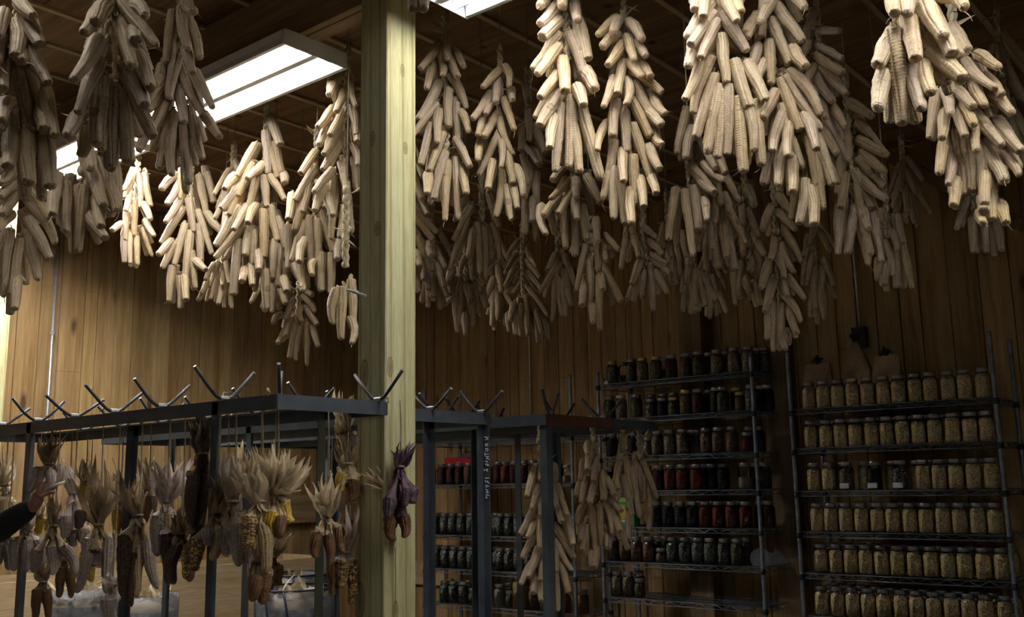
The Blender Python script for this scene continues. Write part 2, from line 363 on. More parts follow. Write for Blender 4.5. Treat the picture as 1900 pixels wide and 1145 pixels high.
def build_braid(label,D,spine,txt='',auto=0,seed=1,r=.0205,back=True,top=None,hang=CEIL,ltrue=.19,width=.5,group=GB,spread=1.0,plait_vis=True):
    rg=random.Random(seed*7919+3); xt,yt,xb,yb=spine; r=r*(.86 if seed!=9 else .90)
    pl=Plane(at_d((xt+xb)/2,(yt+yb)/2,D)); P0=pl.p
    zt=pl.at(xt,yt).z; zb=pl.at(xb,yb).z
    root=thing('corn_braid',(P0.x,P0.y,zt),label,'corn braid',group)
    ax=lambda z:Vector((P0.x,P0.y,z))
    front=-pl.n; side=pl.side; bases=[]
    lst=ears_px(txt)
    for i,(x0,y0,x1,y1) in enumerate(lst):
        b=pl.at(x0,y0); t=pl.at(x1,y1); L=(t-b).length
        lat=abs((b-P0).dot(side)); f0=max(.004,.026-lat*.15)
        lt=max(ltrue*.86,min(L,ltrue*1.5)); tilt=math.sqrt(max(0,lt*lt-L*L)); tilt=min(tilt,.085) if L<lt else .0
        tilt=max(tilt,.018 if L<ltrue*1.1 else .006); f0+=.03 if (seed==9 and L>.24) else 0
        b=pl.at(x0,y0,f0); t=pl.at(x1,y1,f0+tilt)
        rr=r*rg.uniform(.9,1.1); b2=b+(ax(b.z)-b)*0
        put_ear(root,b2,t,rr,EARS[rg.randrange(len(EARS))],rg); bases.append((b2,t))
        if back:
            k=rg.uniform(.55,.92); lb=(b-P0).dot(side)*k; l2=(t-P0).dot(side)*k
            bb=ax(b.z+rg.uniform(-.01,.05))+side*lb-front*rg.uniform(.012,.03); tt=ax(t.z+rg.uniform(.0,.06))+side*l2-front*rg.uniform(.05,.10)
            if (tt-bb).length>.24: tt=bb+(tt-bb).normalized()*.2
            if (tt-bb).length>.08: put_ear(root,bb,tt,r*rg.uniform(.85,1.05),EARS[rg.randrange(len(EARS))],rg)
    if auto:
        H=zt-zb-.16; 
        for i in range(auto):
            u=(i+rg.random()*.5)/auto; z=zt-H*u
            az=i*2.39996+rg.uniform(-.3,.3); lean=rg.uniform(.42,.62)*(1-.25*u)*spread
            L=ltrue*rg.uniform(.85,1.15); rad=.018+.012*u
            dv=Vector((math.cos(az),math.sin(az),0)); b=ax(z)+dv*rad
            put_ear(root,b,b+(dv*math.sin(lean)+Vector((0,0,-math.cos(lean))))*L,r*rg.uniform(.88,1.1),EARS[rg.randrange(len(EARS))],rg); bases.append((b,b-Vector((0,0,.1))+dv*.05))
        for i in range(7):
            az=i*.9+rg.random()*.4; dv=Vector((math.cos(az),math.sin(az),0)); L=ltrue*rg.uniform(.9,1.15)
            b=ax(zb+.17+rg.uniform(-.02,.04))+dv*.022; lean=rg.uniform(.02,.2)
            put_ear(root,b,b+(dv*math.sin(lean)+Vector((0,0,-math.cos(lean))))*L,r*rg.uniform(.9,1.1),EARS[rg.randrange(len(EARS))],rg); bases.append((b,b-Vector((0,0,.1))))
    # plait down the middle, twine up to what carries it
    zlo=min(zb+.15,zt-.1); ztp=min(hang-.02,zt+rg.uniform(.06,.16)) if top is None else top
    kp=min(range(len(PLL)),key=lambda i:abs(PLL[i]-(ztp-zlo))); o=link('plait',PL[kp],root,Vector((0,0,ztp-zt))); o.scale=(1,1,(ztp-zlo)/PLL[kp]); o.rotation_euler=(0,0,.6+seed)
    if hang-ztp>.015:
        mb=MB(); q=Vector((0,0,ztp-zt-.03)); hz=hang-zt
        mb.tube([q,(rg.uniform(-.004,.004),.003,(q.z+hz)/2),(0,0,hz)],.0028,5); mb.tube([(.006,0,ztp-zt-.035),(.004,.003,ztp-zt+.02)],.011,6)
        mb.obj('twine',M['twine'],root)
    # shank husks at the ear bases
    hm=MB()
    for (b,t) in bases:
        for _ in range(2):
            d=(t-b).normalized(); s=b-root.location-d*rg.uniform(.0,.025)
            e=s+(d+Vector((rg.uniform(-.5,.5),rg.uniform(-.5,.5),rg.uniform(-.3,.4))))*rg.uniform(.02,.045)
            husk_leaf(hm,s,e,rg.uniform(.008,.016),rg,n=4)
        if rg.random()<.25:
            s=Vector(t)-root.location; husk_leaf(hm,s,s+Vector((rg.uniform(-.03,.03),rg.uniform(-.03,.03),-rg.uniform(.01,.04))),.0016,rg,n=3)
    for _ in range(7):
        z=rg.uniform(zlo,ztp)-zt; a=rg.random()*6.28
        husk_leaf(hm,(0,0,z),(math.cos(a)*.07,math.sin(a)*.07,z+rg.uniform(-.05,.05)),rg.uniform(.004,.012),rg,n=5)
    hm.obj('husk',HUSK['straw'],root,smooth=True)['kind']='stuff'
    return root
BR=[]
def B(*a,**k): BR.append((a,k))
# right of the post
B('medium cream corn braid just right of the wooden post, hanging under the lamp corner',4.2,(820,60,836,400),"""5:205 185 200 320;155 240 55 365;160 255 170 400;245 260 290 360;215 290 265 410;125 330 90 475;215 390 300 580;160 430 40 635;210 465 212 680;150 545 15 720;270 590 315 710;155 580 155 765;245 540 260 765;120 650 60 880;185 700 100 910;245 730 325 890;100 920 95 1030;190 800 130 1060;200 850 188 1175;280 880 300 1035;245 830 262 1175""",seed=1,r=0.0223)
B('cream corn braid second to the right of the wooden post',4.15,(925,115,935,400),"""5:505 350 520 465;480 370 385 465;465 420 460 550;540 470 545 535;435 490 330 635;435 530 405 610;500 520 560 695;400 610 360 720;460 600 395 725;475 620 560 825;380 740 365 860;480 690 365 935;480 715 480 890;440 850 415 1005;515 790 550 980;545 960 575 1110;500 900 455 1158;515 980 540 1175;560 880 600 1050""",seed=2,r=0.0213)
B('dim cream corn braid tucked behind the second braid right of the post',4.45,(975,150,990,440),"""5:615 450 630 560;630 590 640 750;600 680 590 800;670 680 720 810;620 760 690 870;600 820 635 980;660 780 690 870;640 900 610 1060;675 900 672 1285;620 1000 615 1245;655 1050 650 1180""",seed=3)
B('brightest lean corn braid at top centre, ears spread in a fork',3.8,(1048,-20,1058,180),"""5:740 0 690 35;812 -90 812 42;790 20 690 130;875 10 895 110;795 100 700 200;890 100 945 320;795 170 650 370;795 240 675 400;855 170 920 390;930 370 985 485;815 310 825 490;790 390 690 520;790 430 670 630;800 490 685 670;770 600 745 790;870 660 905 920;800 540 775 915;865 500 850 900;890 460 925 560;905 540 1020 960""",seed=4,back=True,r=0.0275)
B('full cream corn braid right of the bright forked braid',3.75,(1158,25,1170,380),"""5:1100 90 1000 180;1120 100 1080 185;1160 110 1230 220;1105 180 1030 250;1150 190 1195 330;1200 230 1255 300;1130 230 1050 350;1170 320 1240 415;1230 340 1285 410;1300 490 1370 600;1135 320 1105 500;1170 370 1340 500;1090 410 1025 580;1150 420 1140 560;1190 430 1320 670;1260 580 1345 670;1180 520 1280 730;1100 530 1085 730;1300 690 1345 760;1140 580 1155 815;1055 640 1005 800;1270 770 1330 900;1180 650 1280 940;1280 930 1310 1030;1090 740 1020 1065;1130 790 1135 970;1220 940 1245 1100;1185 820 1200 1090;1080 880 1090 1168;1105 900 1145 1195;1175 1000 1185 1190""",seed=5,r=0.0228)
B('thick bright corn braid at the top right of centre, cut by the frame',3.4,(1336,-20,1350,200),"""7:240 -30 240 50;300 -60 285 90;330 20 205 195;340 60 220 230;390 -20 455 110;480 -30 490 60;355 100 270 295;380 60 505 260;240 200 200 335;280 300 190 505;330 280 240 575;545 500 580 840;500 310 600 510;485 480 530 770;355 370 245 700;460 480 490 870;365 420 300 780;380 450 355 800;410 420 405 785;435 300 520 545;375 170 405 420""",seed=6,r=0.0254)
B('long cream corn braid touching the right side of the thick bright braid',3.42,(1420,-20,1450,300),"""7:640 -30 560 120;740 -30 800 40;595 -40 580 190;640 20 790 210;560 80 500 190;545 100 490 170;730 240 805 335;560 230 520 340;620 90 720 325;590 310 550 420;620 200 625 430;710 350 870 590;690 380 885 655;790 570 850 760;670 390 775 660;650 460 585 600;720 620 715 800;690 560 640 760;660 600 585 935;690 720 665 945;840 660 940 935;730 780 740 970;665 520 790 850;840 720 885 1060;800 900 760 1130;820 940 835 1135;790 570 860 945""",seed=7,r=0.0238)
B('dim corn braid behind the long braid, one ear sticking out sideways',3.85,(1515,20,1530,210),"""7:870 150 980 155;860 230 990 300;850 270 1000 370;870 330 1010 475;850 370 945 510;840 330 800 440;850 440 830 520;920 520 1010 645;820 210 780 300;880 540 1025 815;790 250 740 330;870 480 900 600;840 60 800 150;880 640 960 780;840 640 900 800;900 700 970 930;860 760 880 950""",seed=8,r=0.0213)
B('bright large-eared corn braid at the top right, close to the lamp',2.95,(1672,-25,1665,60),"""7:1245 -60 1250 70;1320 -40 1310 85;1480 -20 1600 55;1400 20 1510 195;1430 40 1545 280;1250 150 1170 330;1440 250 1595 405;1210 330 1165 565;1310 90 1355 300;1400 130 1515 430;1330 300 1395 555;1390 320 1440 480;1235 140 1290 635""",seed=9,ltrue=.21,r=0.0283)
B('long corn braid right of the bright large-eared braid',3.1,(1775,60,1795,360),"""7:1540 130 1625 255;1560 190 1590 290;1530 310 1590 410;1600 300 1770 445;1660 270 1780 350;1700 380 1790 480;1500 440 1525 580;1540 430 1650 540;1640 400 1710 540;1460 450 1425 700;1640 560 1790 740;1560 540 1600 690;1740 480 1840 580;1760 600 1890 770;1500 560 1490 700;1740 640 1880 860;1700 720 1800 910;1500 690 1475 885;1640 560 1660 770;1750 760 1870 890;1580 500 1650 640;1540 790 1520 930;1560 900 1545 1040;1650 600 1650 970;1600 620 1640 970;1710 850 1700 1040;1560 640 1600 990;1690 700 1690 960;Z:1350 450 1380 970;1290 720 1290 880;1460 800 1530 1000;1310 860 1310 1010""",seed=10,r=0.0215)
B('dark corn braid at the far right edge, behind the long one',4.2,(1850,60,1880,300),auto=16,seed=11,ltrue=.2)
B('dim lower corn braid hanging behind the long right braid',4.3,(1800,330,1822,470),"""8:1620 -60 1555 130;1640 60 1650 245;1700 40 1710 245;1760 60 1790 235;1600 -100 1560 20;1740 -60 1800 90""",seed=12,auto=0)
B('mid-toned corn braid right of the long cream braid, ears fanned right',4.0,(1560,190,1605,470),"""7:1020 510 1140 590;1060 600 1215 790;1060 700 1205 780;1080 760 1205 870;1060 790 1200 950;1080 900 1225 1010;1040 850 1140 1050;1000 640 1020 800;990 760 960 980;8:1000 -160 980 20;970 0 965 250;1050 0 1010 250;1080 0 1120 130;1130 20 1185 290;1100 100 1120 305;1080 60 1130 260;1060 -120 1090 80""",seed=13,r=0.0228)
B('shadowed corn braid below and right of the fanned mid-toned braid',4.35,(1640,380,1660,530),"""Q:230 560 290 620;220 880 210 1060;270 720 330 1030;290 900 270 1100;360 820 370 1120;410 740 500 1130;320 640 370 830;240 480 300 700;380 520 430 760""",seed=14)
B('nearly black corn braid against the right wall, right of the shadowed one',5.2,(1680,290,1680,410),auto=12,seed=15)
B('small forked corn braid left of the thick bright braid\'s foot, three long ears',3.75,(1283,260,1282,460),"""7:200 560 150 780;260 560 240 700;215 830 355 985;280 820 395 910;230 640 200 800;340 760 395 880;150 940 110 1215;190 950 235 1295;240 930 262 1160;290 1000 300 1115;250 880 340 960;270 700 350 850""",seed=16)
B('brown-toned corn braid behind the forked small one, two long ears down',4.0,(1335,300,1330,480),"""N:250 100 215 300;200 -60 170 60;310 0 335 345;385 20 435 400;270 0 250 200;420 -80 470 80;300 -160 260 -20;360 -180 400 0""",seed=17,auto=5)
B('dim fanned corn braid above the dark rack shelves, ears both sides',4.75,(1380,340,1395,560),"""N:490 60 440 240;540 100 470 300;560 0 575 160;560 150 570 400;600 30 690 240;650 200 740 390;470 330 460 460;500 380 515 770;550 420 540 700;590 550 625 670;640 580 700 760;680 340 700 610;640 400 640 520;530 -120 480 40;600 -140 660 20""",seed=18,r=0.0221)
B('long low-hanging corn braid ending just above the right wire shelves',4.25,(1440,370,1452,645),"""N:830 40 970 190;870 180 1005 440;840 330 880 565;860 290 970 515;810 260 770 420;760 440 700 640;800 560 730 820;900 540 1040 715;760 820 745 1020;870 560 900 700;870 680 1000 895;920 760 985 985;790 720 800 1115;860 740 845 1110;890 980 905 1095;840 -80 960 60;780 20 720 200""",seed=19)
B('nearly black corn braid right of the low-hanging long braid',5.5,(1512,400,1515,580),"""N:1150 200 1230 360;1180 400 1260 625;1110 460 1120 795;1165 460 1165 795;1050 400 1020 620;1060 260 1020 400;1120 150 1080 300""",seed=20,auto=4)
B('very dark corn braid low between the two mid braids, near the back wall',5.9,(1320,440,1322,585),auto=14,seed=21,ltrue=.17)
B('dark corn braid left of the small forked braid, thin ears',4.9,(1282,420,1285,575),"""N:190 480 210 770;150 500 110 675;60 250 95 540;100 200 140 400;20 400 35 600;130 300 160 470""",seed=22,auto=4)
# centre, back layers
B('dim corn braid peeking out right behind the wooden post',4.5,(748,225,765,540),"""5:10 740 70 880;30 800 75 950;10 920 70 1060;50 1000 100 1145;-40 700 30 850;6:20 0 150 150;0 30 130 192;10 110 112 362;-60 150 -50 450;0 230 45 470;100 200 110 275;-20 200 10 420;40 250 60 330""",seed=23,r=.0225)
B('brown-toned corn braid low behind the peeking one right of the post',4.75,(800,330,805,555),"""M:60 0 90 230;110 150 190 310;60 300 95 520;120 300 200 520;50 320 60 470;0 200 20 400""",seed=24,auto=6)
B('dim corn braid with two long hanging ears between the first two braids',4.5,(892,330,898,510),"""6:330 0 230 190;310 60 210 350;340 130 310 280;360 90 370 370;400 110 405 372;440 90 475 295;300 -40 240 90;420 -60 480 120""",seed=25)
B('dim corn braid low centre left, ears splayed over the boards',4.95,(862,400,868,620),"""M:240 290 180 440;330 220 300 370;300 370 160 590;360 240 380 390;390 280 465 430;430 380 490 600;400 380 450 665;255 470 280 780;360 420 395 740;310 400 295 740;340 420 375 570;330 640 335 800;250 380 230 500""",seed=26,r=0.0221)
B('shadowy herringbone corn braid low in the middle against the wall',5.6,(968,435,972,625),"""M:720 100 640 220;780 160 860 300;710 200 620 350;780 240 880 380;700 300 620 440;790 330 900 470;710 380 630 500;790 440 935 660;725 520 710 800;770 500 830 775;740 560 740 815;690 560 660 700;850 620 890 790;640 640 650 770;780 620 790 800;920 680 950 830""",seed=27)
B('thin shadowy corn braid left of the herringbone one',5.9,(922,440,925,600),auto=11,seed=28,ltrue=.18,r=0.0224)
B('dim small corn braid with ears in a tight foot, right of the herringbone one',5.0,(1035,440,1040,590),"""M:1030 260 880 495;1050 200 1140 440;1000 200 930 330;990 370 965 700;1020 370 1045 660;1040 380 1070 665;1050 300 1110 560;1080 420 1120 580""",seed=29)
B('shadowed corn braid behind the gap between forked and full braids',3.95,(1062,300,1068,470),"""5:840 850 760 960;830 950 740 1060;880 950 885 1060;940 930 1020 1080;860 1010 790 1140;6:800 -40 710 60;830 0 830 232;880 60 880 275;920 0 945 190;700 0 735 160;870 -60 890 80""",seed=30)
B('lit low-hanging corn braid in the centre, five slender ears at its foot',4.4,(1095,380,1100,610),"""M:1290 -60 1310 120;1190 -40 1110 200;1340 120 1365 255;1220 120 1145 475;1280 50 1300 335;1330 270 1475 555;1200 440 1185 585;1330 330 1345 465;1240 240 1235 585;1265 580 1270 710;1310 350 1325 775;1350 60 1460 180""",seed=31)
B('dim corn braid right of the lit low-hanging one, short ears to the right',4.75,(1192,370,1200,575),"""M:1530 0 1470 325;1560 50 1605 235;1640 0 1740 80;1680 100 1785 215;1620 240 1550 430;1700 200 1820 285;1700 240 1830 350;1580 400 1515 540;1640 330 1630 525;1730 320 1815 490;1690 260 1712 625;1580 -100 1510 60""",seed=32)
B('dark corn braid glimpsed between the full braid and the forked small one',5.4,(1238,400,1242,520),auto=10,seed=33,ltrue=.18,r=0.0221)
B('stub of a corn braid at the top edge over the post',2.55,(775,-90,777,10),"""5:20 -90 18 52;72 -90 76 52""",seed=34,back=False,ltrue=.19)
# left side
B('dusty grey corn braid at the top left corner, nearest to the viewer',2.35,(22,20,34,220),"""1:100 20 180 90;20 60 -20 200;130 60 215 245;100 140 130 330;30 150 -10 330;130 200 255 450;80 120 70 300;70 260 180 695;30 310 100 780;0 260 5 480;90 130 222 590;225 460 290 730;60 700 40 890;210 570 235 690;150 690 165 985;235 680 270 1000;0 540 5 700;60 540 20 660""",seed=40,r=.0215,top=3.3)
B('backlit dusty corn braid second from the left, over the lamp',2.4,(203,10,203,190),"""1:550 20 445 180;640 10 835 245;700 40 770 100;640 110 705 360;700 160 720 215;525 200 375 440;530 310 410 605;430 600 360 725;700 380 775 565;720 280 805 470;640 340 815 740;650 470 680 870;560 410 540 805;520 440 510 780;610 440 595 915;580 0 520 120""",seed=41,r=.0215,top=3.3)
B('backlit slim corn braid third from the left, in front of the lamp',3.2,(330,0,334,250),"""1:920 50 880 340;960 60 1005 265;1010 120 1060 310;860 350 815 455;940 300 900 520;980 250 1020 400;965 390 1085 615;1030 370 1130 575;870 480 785 590;890 520 800 695;1080 600 1170 735;800 650 735 800;940 450 980 655;1000 560 1075 850;930 590 850 905;915 640 920 940;970 660 1005 982;990 0 1040 60""",seed=42,r=.0205)
B('pale corn braid at the left edge with its straw-green plait showing',3.3,(23,300,22,435),"""2:60 20 -10 90;60 80 0 150;70 150 0 222;75 200 10 310;60 300 -10 390;140 100 235 240;150 170 245 332;140 250 262 455;130 320 242 525;5 400 -20 560;45 390 20 710;140 380 190 628;80 600 72 765;100 420 55 700""",seed=43,r=.021)
B('dusty grey corn braid hanging before the far end of the lamp',2.95,(150,265,160,345),"""1:430 700 480 900;540 810 600 1130;600 840 625 1115;2:280 110 255 315;320 150 320 400;450 0 540 300;530 110 575 285;430 60 505 275;470 220 490 370;430 310 510 425;385 160 350 500;410 160 375 495""",seed=44,r=.021)
B('small bright-footed corn braid hanging alone left of the lit pair',5.5,(252,310,252,450),"""2:640 100 595 190;700 100 735 270;670 110 670 275;650 100 600 230;630 190 605 290;690 250 725 335;650 240 650 415;590 350 540 385;610 290 605 435;700 330 750 415;690 370 738 512;600 410 600 540;660 410 665 555;625 400 628 545""",seed=45,ltrue=.16)
B('brightly lit full corn braid left of the tallest lit one',5.35,(352,330,352,500),"""2:850 110 780 190;870 150 800 258;880 80 870 238;960 110 998 312;1000 100 1032 252;870 240 798 348;885 275 775 448;910 225 935 392;950 280 1025 502;1000 300 1078 392;830 430 762 500;850 440 785 570;895 345 840 555;960 350 970 540;830 550 815 728;920 380 895 620;925 480 945 665;940 530 995 575;865 600 868 765;890 600 900 722""",seed=46,r=0.0253)
B('tallest brightly lit corn braid under the lamp, left of the post',4.95,(490,225,492,470),"""3:410 625 460 772;330 760 225 940;380 690 388 930;425 750 465 920;400 780 445 948;220 930 160 1005;370 870 280 950;310 860 230 1045;280 960 145 1115;400 930 485 1065;340 910 280 1130;470 920 478 975;370 930 388 1100;4:240 -100 185 60;240 0 115 225;280 0 210 135;330 0 290 105;400 0 445 195;280 90 110 285;295 110 270 272;370 20 368 285;240 180 212 480;310 130 312 322;300 320 310 430;440 60 485 240;340 250 345 350;450 200 440 445;375 340 385 558;470 390 492 462;430 180 420 400;270 340 255 410""",seed=47,r=0.0264)
B('white-lit corn braid partly hidden by the left face of the post',4.55,(645,135,640,430),"""3:780 370 715 510;740 390 720 500;800 480 748 600;740 570 655 678;790 600 715 725;720 650 660 772;780 690 690 825;770 770 680 905;740 900 640 1025;830 420 862 560;840 560 862 720;840 770 862 880;850 830 870 1020;860 640 870 760;780 860 800 1000;4:750 -160 730 185;790 -160 835 155;700 -60 740 60;800 0 770 180;690 -100 640 40""",seed=48,r=0.0239)
B('dim corn braid left of the white-lit one with a foot of straight ears',4.75,(585,265,585,470),"""3:650 800 565 925;640 900 535 1070;610 960 575 1130;650 960 700 1100;4:580 -40 530 145;590 80 515 305;600 50 618 342;655 70 652 346;680 30 745 252;590 180 565 312;520 -60 500 80;675 250 672 462;730 250 725 475;780 180 765 295;560 300 580 460;520 300 570 440;500 100 495 340;640 300 635 380""",seed=49,r=0.0241)
B('short stringy corn braid dangling beside the post, two ears at its foot',4.2,(642,450,640,560),"""4:760 440 745 635;830 600 832 742;790 430 783 720;833 390 838 655""",seed=50,back=False,top=2.72,r=0.0235)
B('small shaggy corn braid low on the left, over the rack hooks',5.5,(552,535,555,660),"""4:520 470 430 530;480 440 450 520;560 430 630 480;520 510 485 610;470 580 425 632;580 480 640 570;500 640 442 738;510 610 488 698;590 540 655 640;540 620 505 815;625 640 660 755;570 635 545 828;600 620 603 858;570 540 580 620""",seed=51,ltrue=.18,r=0.0218)
B('little corn braid low between the two brightly lit left braids',5.5,(410,485,413,565),"""4:110 310 60 400;130 300 80 440;150 350 150 425;170 300 190 420;80 390 38 475;60 430 20 505;130 360 88 502;150 430 125 532;170 400 165 548;185 400 203 552;210 330 230 420""",seed=52,ltrue=.16,r=.018)
B('dark corn braid low behind the tallest lit one',5.4,(505,390,508,570),"""4:440 200 430 430;390 360 385 520;480 300 475 450;520 300 560 400;450 420 490 530;400 120 380 260""",seed=53,auto=8,ltrue=.18,r=0.0226)
B('dim corn braid between the lit full one and the tall one, mostly hidden',5.3,(432,300,430,440),auto=12,seed=54,ltrue=.17)
GR='corn braids hung on the right-hand rack'
def rail_braid(label,D,spine,txt,seed,hang=1.765,**k):
    return build_braid(label,D,spine,txt,seed=seed,hang=hang,group=GR,ltrue=.19,r=.0205,top=hang-.005,**k)
RB=[('full corn braid behind the rack leg, trailing husk leaves at its head',4.25,(1004,860,1010,1050),"""R:600 490 560 622;680 480 690 545;615 560 578 675;625 480 622 545;610 640 532 785;690 560 738 702;670 560 690 665;630 590 625 705;690 640 715 732;600 720 560 800;615 760 540 892;730 690 765 830;670 730 772 890;628 700 625 850;690 800 765 942;680 800 690 950;610 850 568 975;700 860 745 1040;590 900 535 1005;635 880 620 990;595 950 592 1045;630 970 630 1080;685 940 700 1122""",60),
 ('full corn braid hanging second along the rust-red rail',4.4,(1104,800,1102,980),"""S:290 130 290 200;265 230 238 350;330 225 320 358;300 170 280 290;240 360 213 445;370 300 377 465;280 330 243 490;325 360 300 488;390 330 445 440;400 440 485 532;270 470 220 602;390 470 422 668;420 490 475 655;255 610 240 700;265 640 252 765;350 480 367 735;440 560 520 755;400 650 405 745;310 490 325 757;280 600 283 832;345 740 320 862;310 760 312 860""",61),
 ('slim corn braid third along the rail, ears hanging straight',4.75,(1158,810,1160,935),"""S:460 350 452 480;540 260 592 572;525 530 525 692;480 180 428 452;490 310 545 558;500 200 548 458;470 250 470 400""",62),
 ('small greyish corn braid at the far right end of the rail',4.95,(1187,800,1190,920),"""S:560 230 560 330;600 300 610 475;600 230 692 458;635 350 637 642;575 260 600 420;600 450 605 545""",63)]
# ---------------- the room ----------------
XL,XR,YN,YF=-7.0,5.0,-6.0,6.5
def struct(o): o['kind']='structure'; return o
def board_wall(name,axis,pos,a0,a1,z0,z1,seed,inward):
    """vertical boards; axis 'x': wall plane X=pos running along y"""
    rg=random.Random(seed); V=[];F=[];T=[]; a=a0
    def add(x0,y0,zz0,x1,y1,zz1,t):
        n=len(V)
        for z in (zz0,zz1):
            for y in (y0,y1):
                for x in (x0,x1): V.append((x,y,z)); T.append(t)
        for q in ((0,2,3,1),(4,5,7,6),(0,1,5,4),(2,6,7,3),(0,4,6,2),(1,3,7,5)): F.append(tuple(n+i for i in q))
    while a<a1:
        wd=rg.choice([.10,.13,.14,.14,.155,.18]); b=min(a1,a+wd); d=rg.uniform(0,.006); k=rg.uniform(.78,1.16); t=(k,k*rg.uniform(.95,1.02),k*rg.uniform(.88,1.02),1)
        g=rg.uniform(.0015,.005)
        cuts=[z0,z1] if rg.random()<.6 else [z0,rg.choice([1.1,2.3,2.9]),z1]
        for c0,c1 in zip(cuts,cuts[1:]):
            if axis=='x': 
                x0,x1=sorted((pos,pos+inward*(.022+d))); add(x0,a+g,c0+.001,x1,b-g,c1-.001,t)
            else:
                y0,y1=sorted((pos,pos+inward*(.022+d))); add(a+g,y0,c0+.001,b-g,y1,c1-.001,t)
        a=b
    if axis=='x': x0,x1=sorted((pos,pos-inward*.03)); add(x0,a0,z0,x1,a1,z1,(.12,.12,.12,1))
    else: y0,y1=sorted((pos,pos-inward*.03)); add(a0,y0,z0,a1,y1,z1,(.12,.12,.12,1))
    m=bpy.data.meshes.new(name); m.from_pydata(V,[],F); m.materials.append(M['wall'])
    at=m.attributes.new('tone','FLOAT_COLOR','POINT'); at.data.foreach_set('color',[c for t in T for c in t]); m.update()
    return struct(link(name,m))
board_wall('wall_left','x',XL,YN,YF,0,CEIL,11,1)
board_wall('wall_back','y',YF,XL,XR,0,CEIL,12,-1)
board_wall('wall_right','x',XR,YN,YF,0,CEIL,13,-1)
board_wall('wall_front','y',YN,XL,XR,0,CEIL,14,1)
struct(MB().box(XL-.1,YN-.1,-.12,XR+.1,YF+.1,0).obj('floor',M['concrete']))
def ceiling():
    rg=random.Random(4); V=[];F=[];T=[]
    def add(x0,y0,z0,x1,y1,z1,t):
        n=len(V)
        for z in (z0,z1):
            for y in (y0,y1):
                for x in (x0,x1): V.append((x,y,z)); T.append(t)
        for q in ((0,2,3,1),(4,5,7,6),(0,1,5,4),(2,6,7,3),(0,4,6,2),(1,3,7,5)): F.append(tuple(n+i for i in q))
    x=-4.26-.352*8
    while x<XR:
        y=YN-rg.uniform(0,1)
        while y<YF:
            k=rg.uniform(.75,1.1); y2=y+1.22
            add(max(x,XL)+.003,max(y,YN)+.002,CEIL+rg.uniform(0,.004),min(x+.352,XR)-.003,min(y2,YF)-.002,CEIL+.03,(k,k*.97,k*.93,1)); y=y2
        x+=.352
    add(XL-.1,YN-.1,CEIL+.03,XR+.1,YF+.1,CEIL+.1,(.1,.1,.1,1))
    m=bpy.data.meshes.new('ceiling'); m.from_pydata(V,[],F); m.materials.append(M['ceil'])
    at=m.attributes.new('tone','FLOAT_COLOR','POINT'); at.data.foreach_set('color',[c for t in T for c in t]); m.update()
    return struct(link('ceiling',m))
ceiling()
xs=-4.26-.352*7; i=0
while xs<3.2:
    i+=1; o=MB().box(xs-.014,YN,CEIL-.012,xs+.014,YF-.03,CEIL+.001).obj('trim_%d'%i,M['ply']); struct(o); xs+=.352
# beams and posts
PY=2.47
def beam(x0,x1,label):
    t=thing('ceiling_beam',((x0+x1)/2,PY,3.34),label,'beam'); t['kind']='structure'; t.location=(0,0,0)
    for k in range(3):
        MB().box(x0,PY+.002+k*.0385,3.343-(.003 if k==1 else 0),x1,PY+.036+k*.0385,CEIL-.001).obj('beam_board',M['beam'],t)
    return t
beam(-6.97,-2.807,'three-ply wooden ceiling beam left of the post')
beam(-2.648,4.95,'three-ply wooden ceiling beam right of the post')
KN=[]
def knot(px,py,face,rx,rz,origin):
    p=at_x(px,py,-2.65) if face=='x' else at_y(px,py,PY)
    return (p.x-origin[0],p.y-origin[1],p.z-origin[2],rx,rz,face)
O=(-2.7275,PY+.0775,0)
KN=[knot(747,131,'x',.014,.03,O),knot(752,275,'x',.014,.028,O),knot(724,681,'x',.017,.042,O),knot(734,1132,'x',.016,.036,O),
    knot(691,258,'y',.018,.035,O),knot(701,424,'y',.02,.032,O),knot(676,693,'y',.025,.06,O),knot(667,1115,'y',.03,.075,O)]
M['post']=wood('treated_pine',(.42,.38,.19),(.53,.51,.29),(.58,.57,.34),knots=KN,grain=1.3,knotcol=(.13,.09,.04))
def post(x,y,label,w=.155,top=CEIL-.001,mat='post'):
    t=thing('wooden_post',(x,y,0),label,'post')
    mb=MB(); h=w/2; c=.005
    pr=[(h-c,-h),(h,-h+c),(h,h-c),(h-c,h),(-h+c,h),(-h,h-c),(-h,-h+c),(-h+c,-h)]
    mb.v=[(a,b,0) for a,b in pr]+[(a,b,top) for a,b in pr]
    mb.f=[tuple(reversed(range(8))),tuple(range(8,16))]+[(k,(k+1)%8,8+(k+1)%8,8+k) for k in range(8)]
    mb.obj('timber',M[mat],t); return t
p=post(O[0],O[1],'greenish treated pine post in the middle, lit on its right face')
# bolt/hook sticking out of the shaded face
q=at_y(661,541,PY)-p.location; q2=Plane(at_y(661,541,PY-.05)).at(686,550)-p.location
MB().tube([Vector((q.x,-.07,q.z)),Vector((q.x,-.12,q.z)),Vector((q2.x,q2.y-.02,q2.z))],.005,8).obj('hook',M['galv'],p)
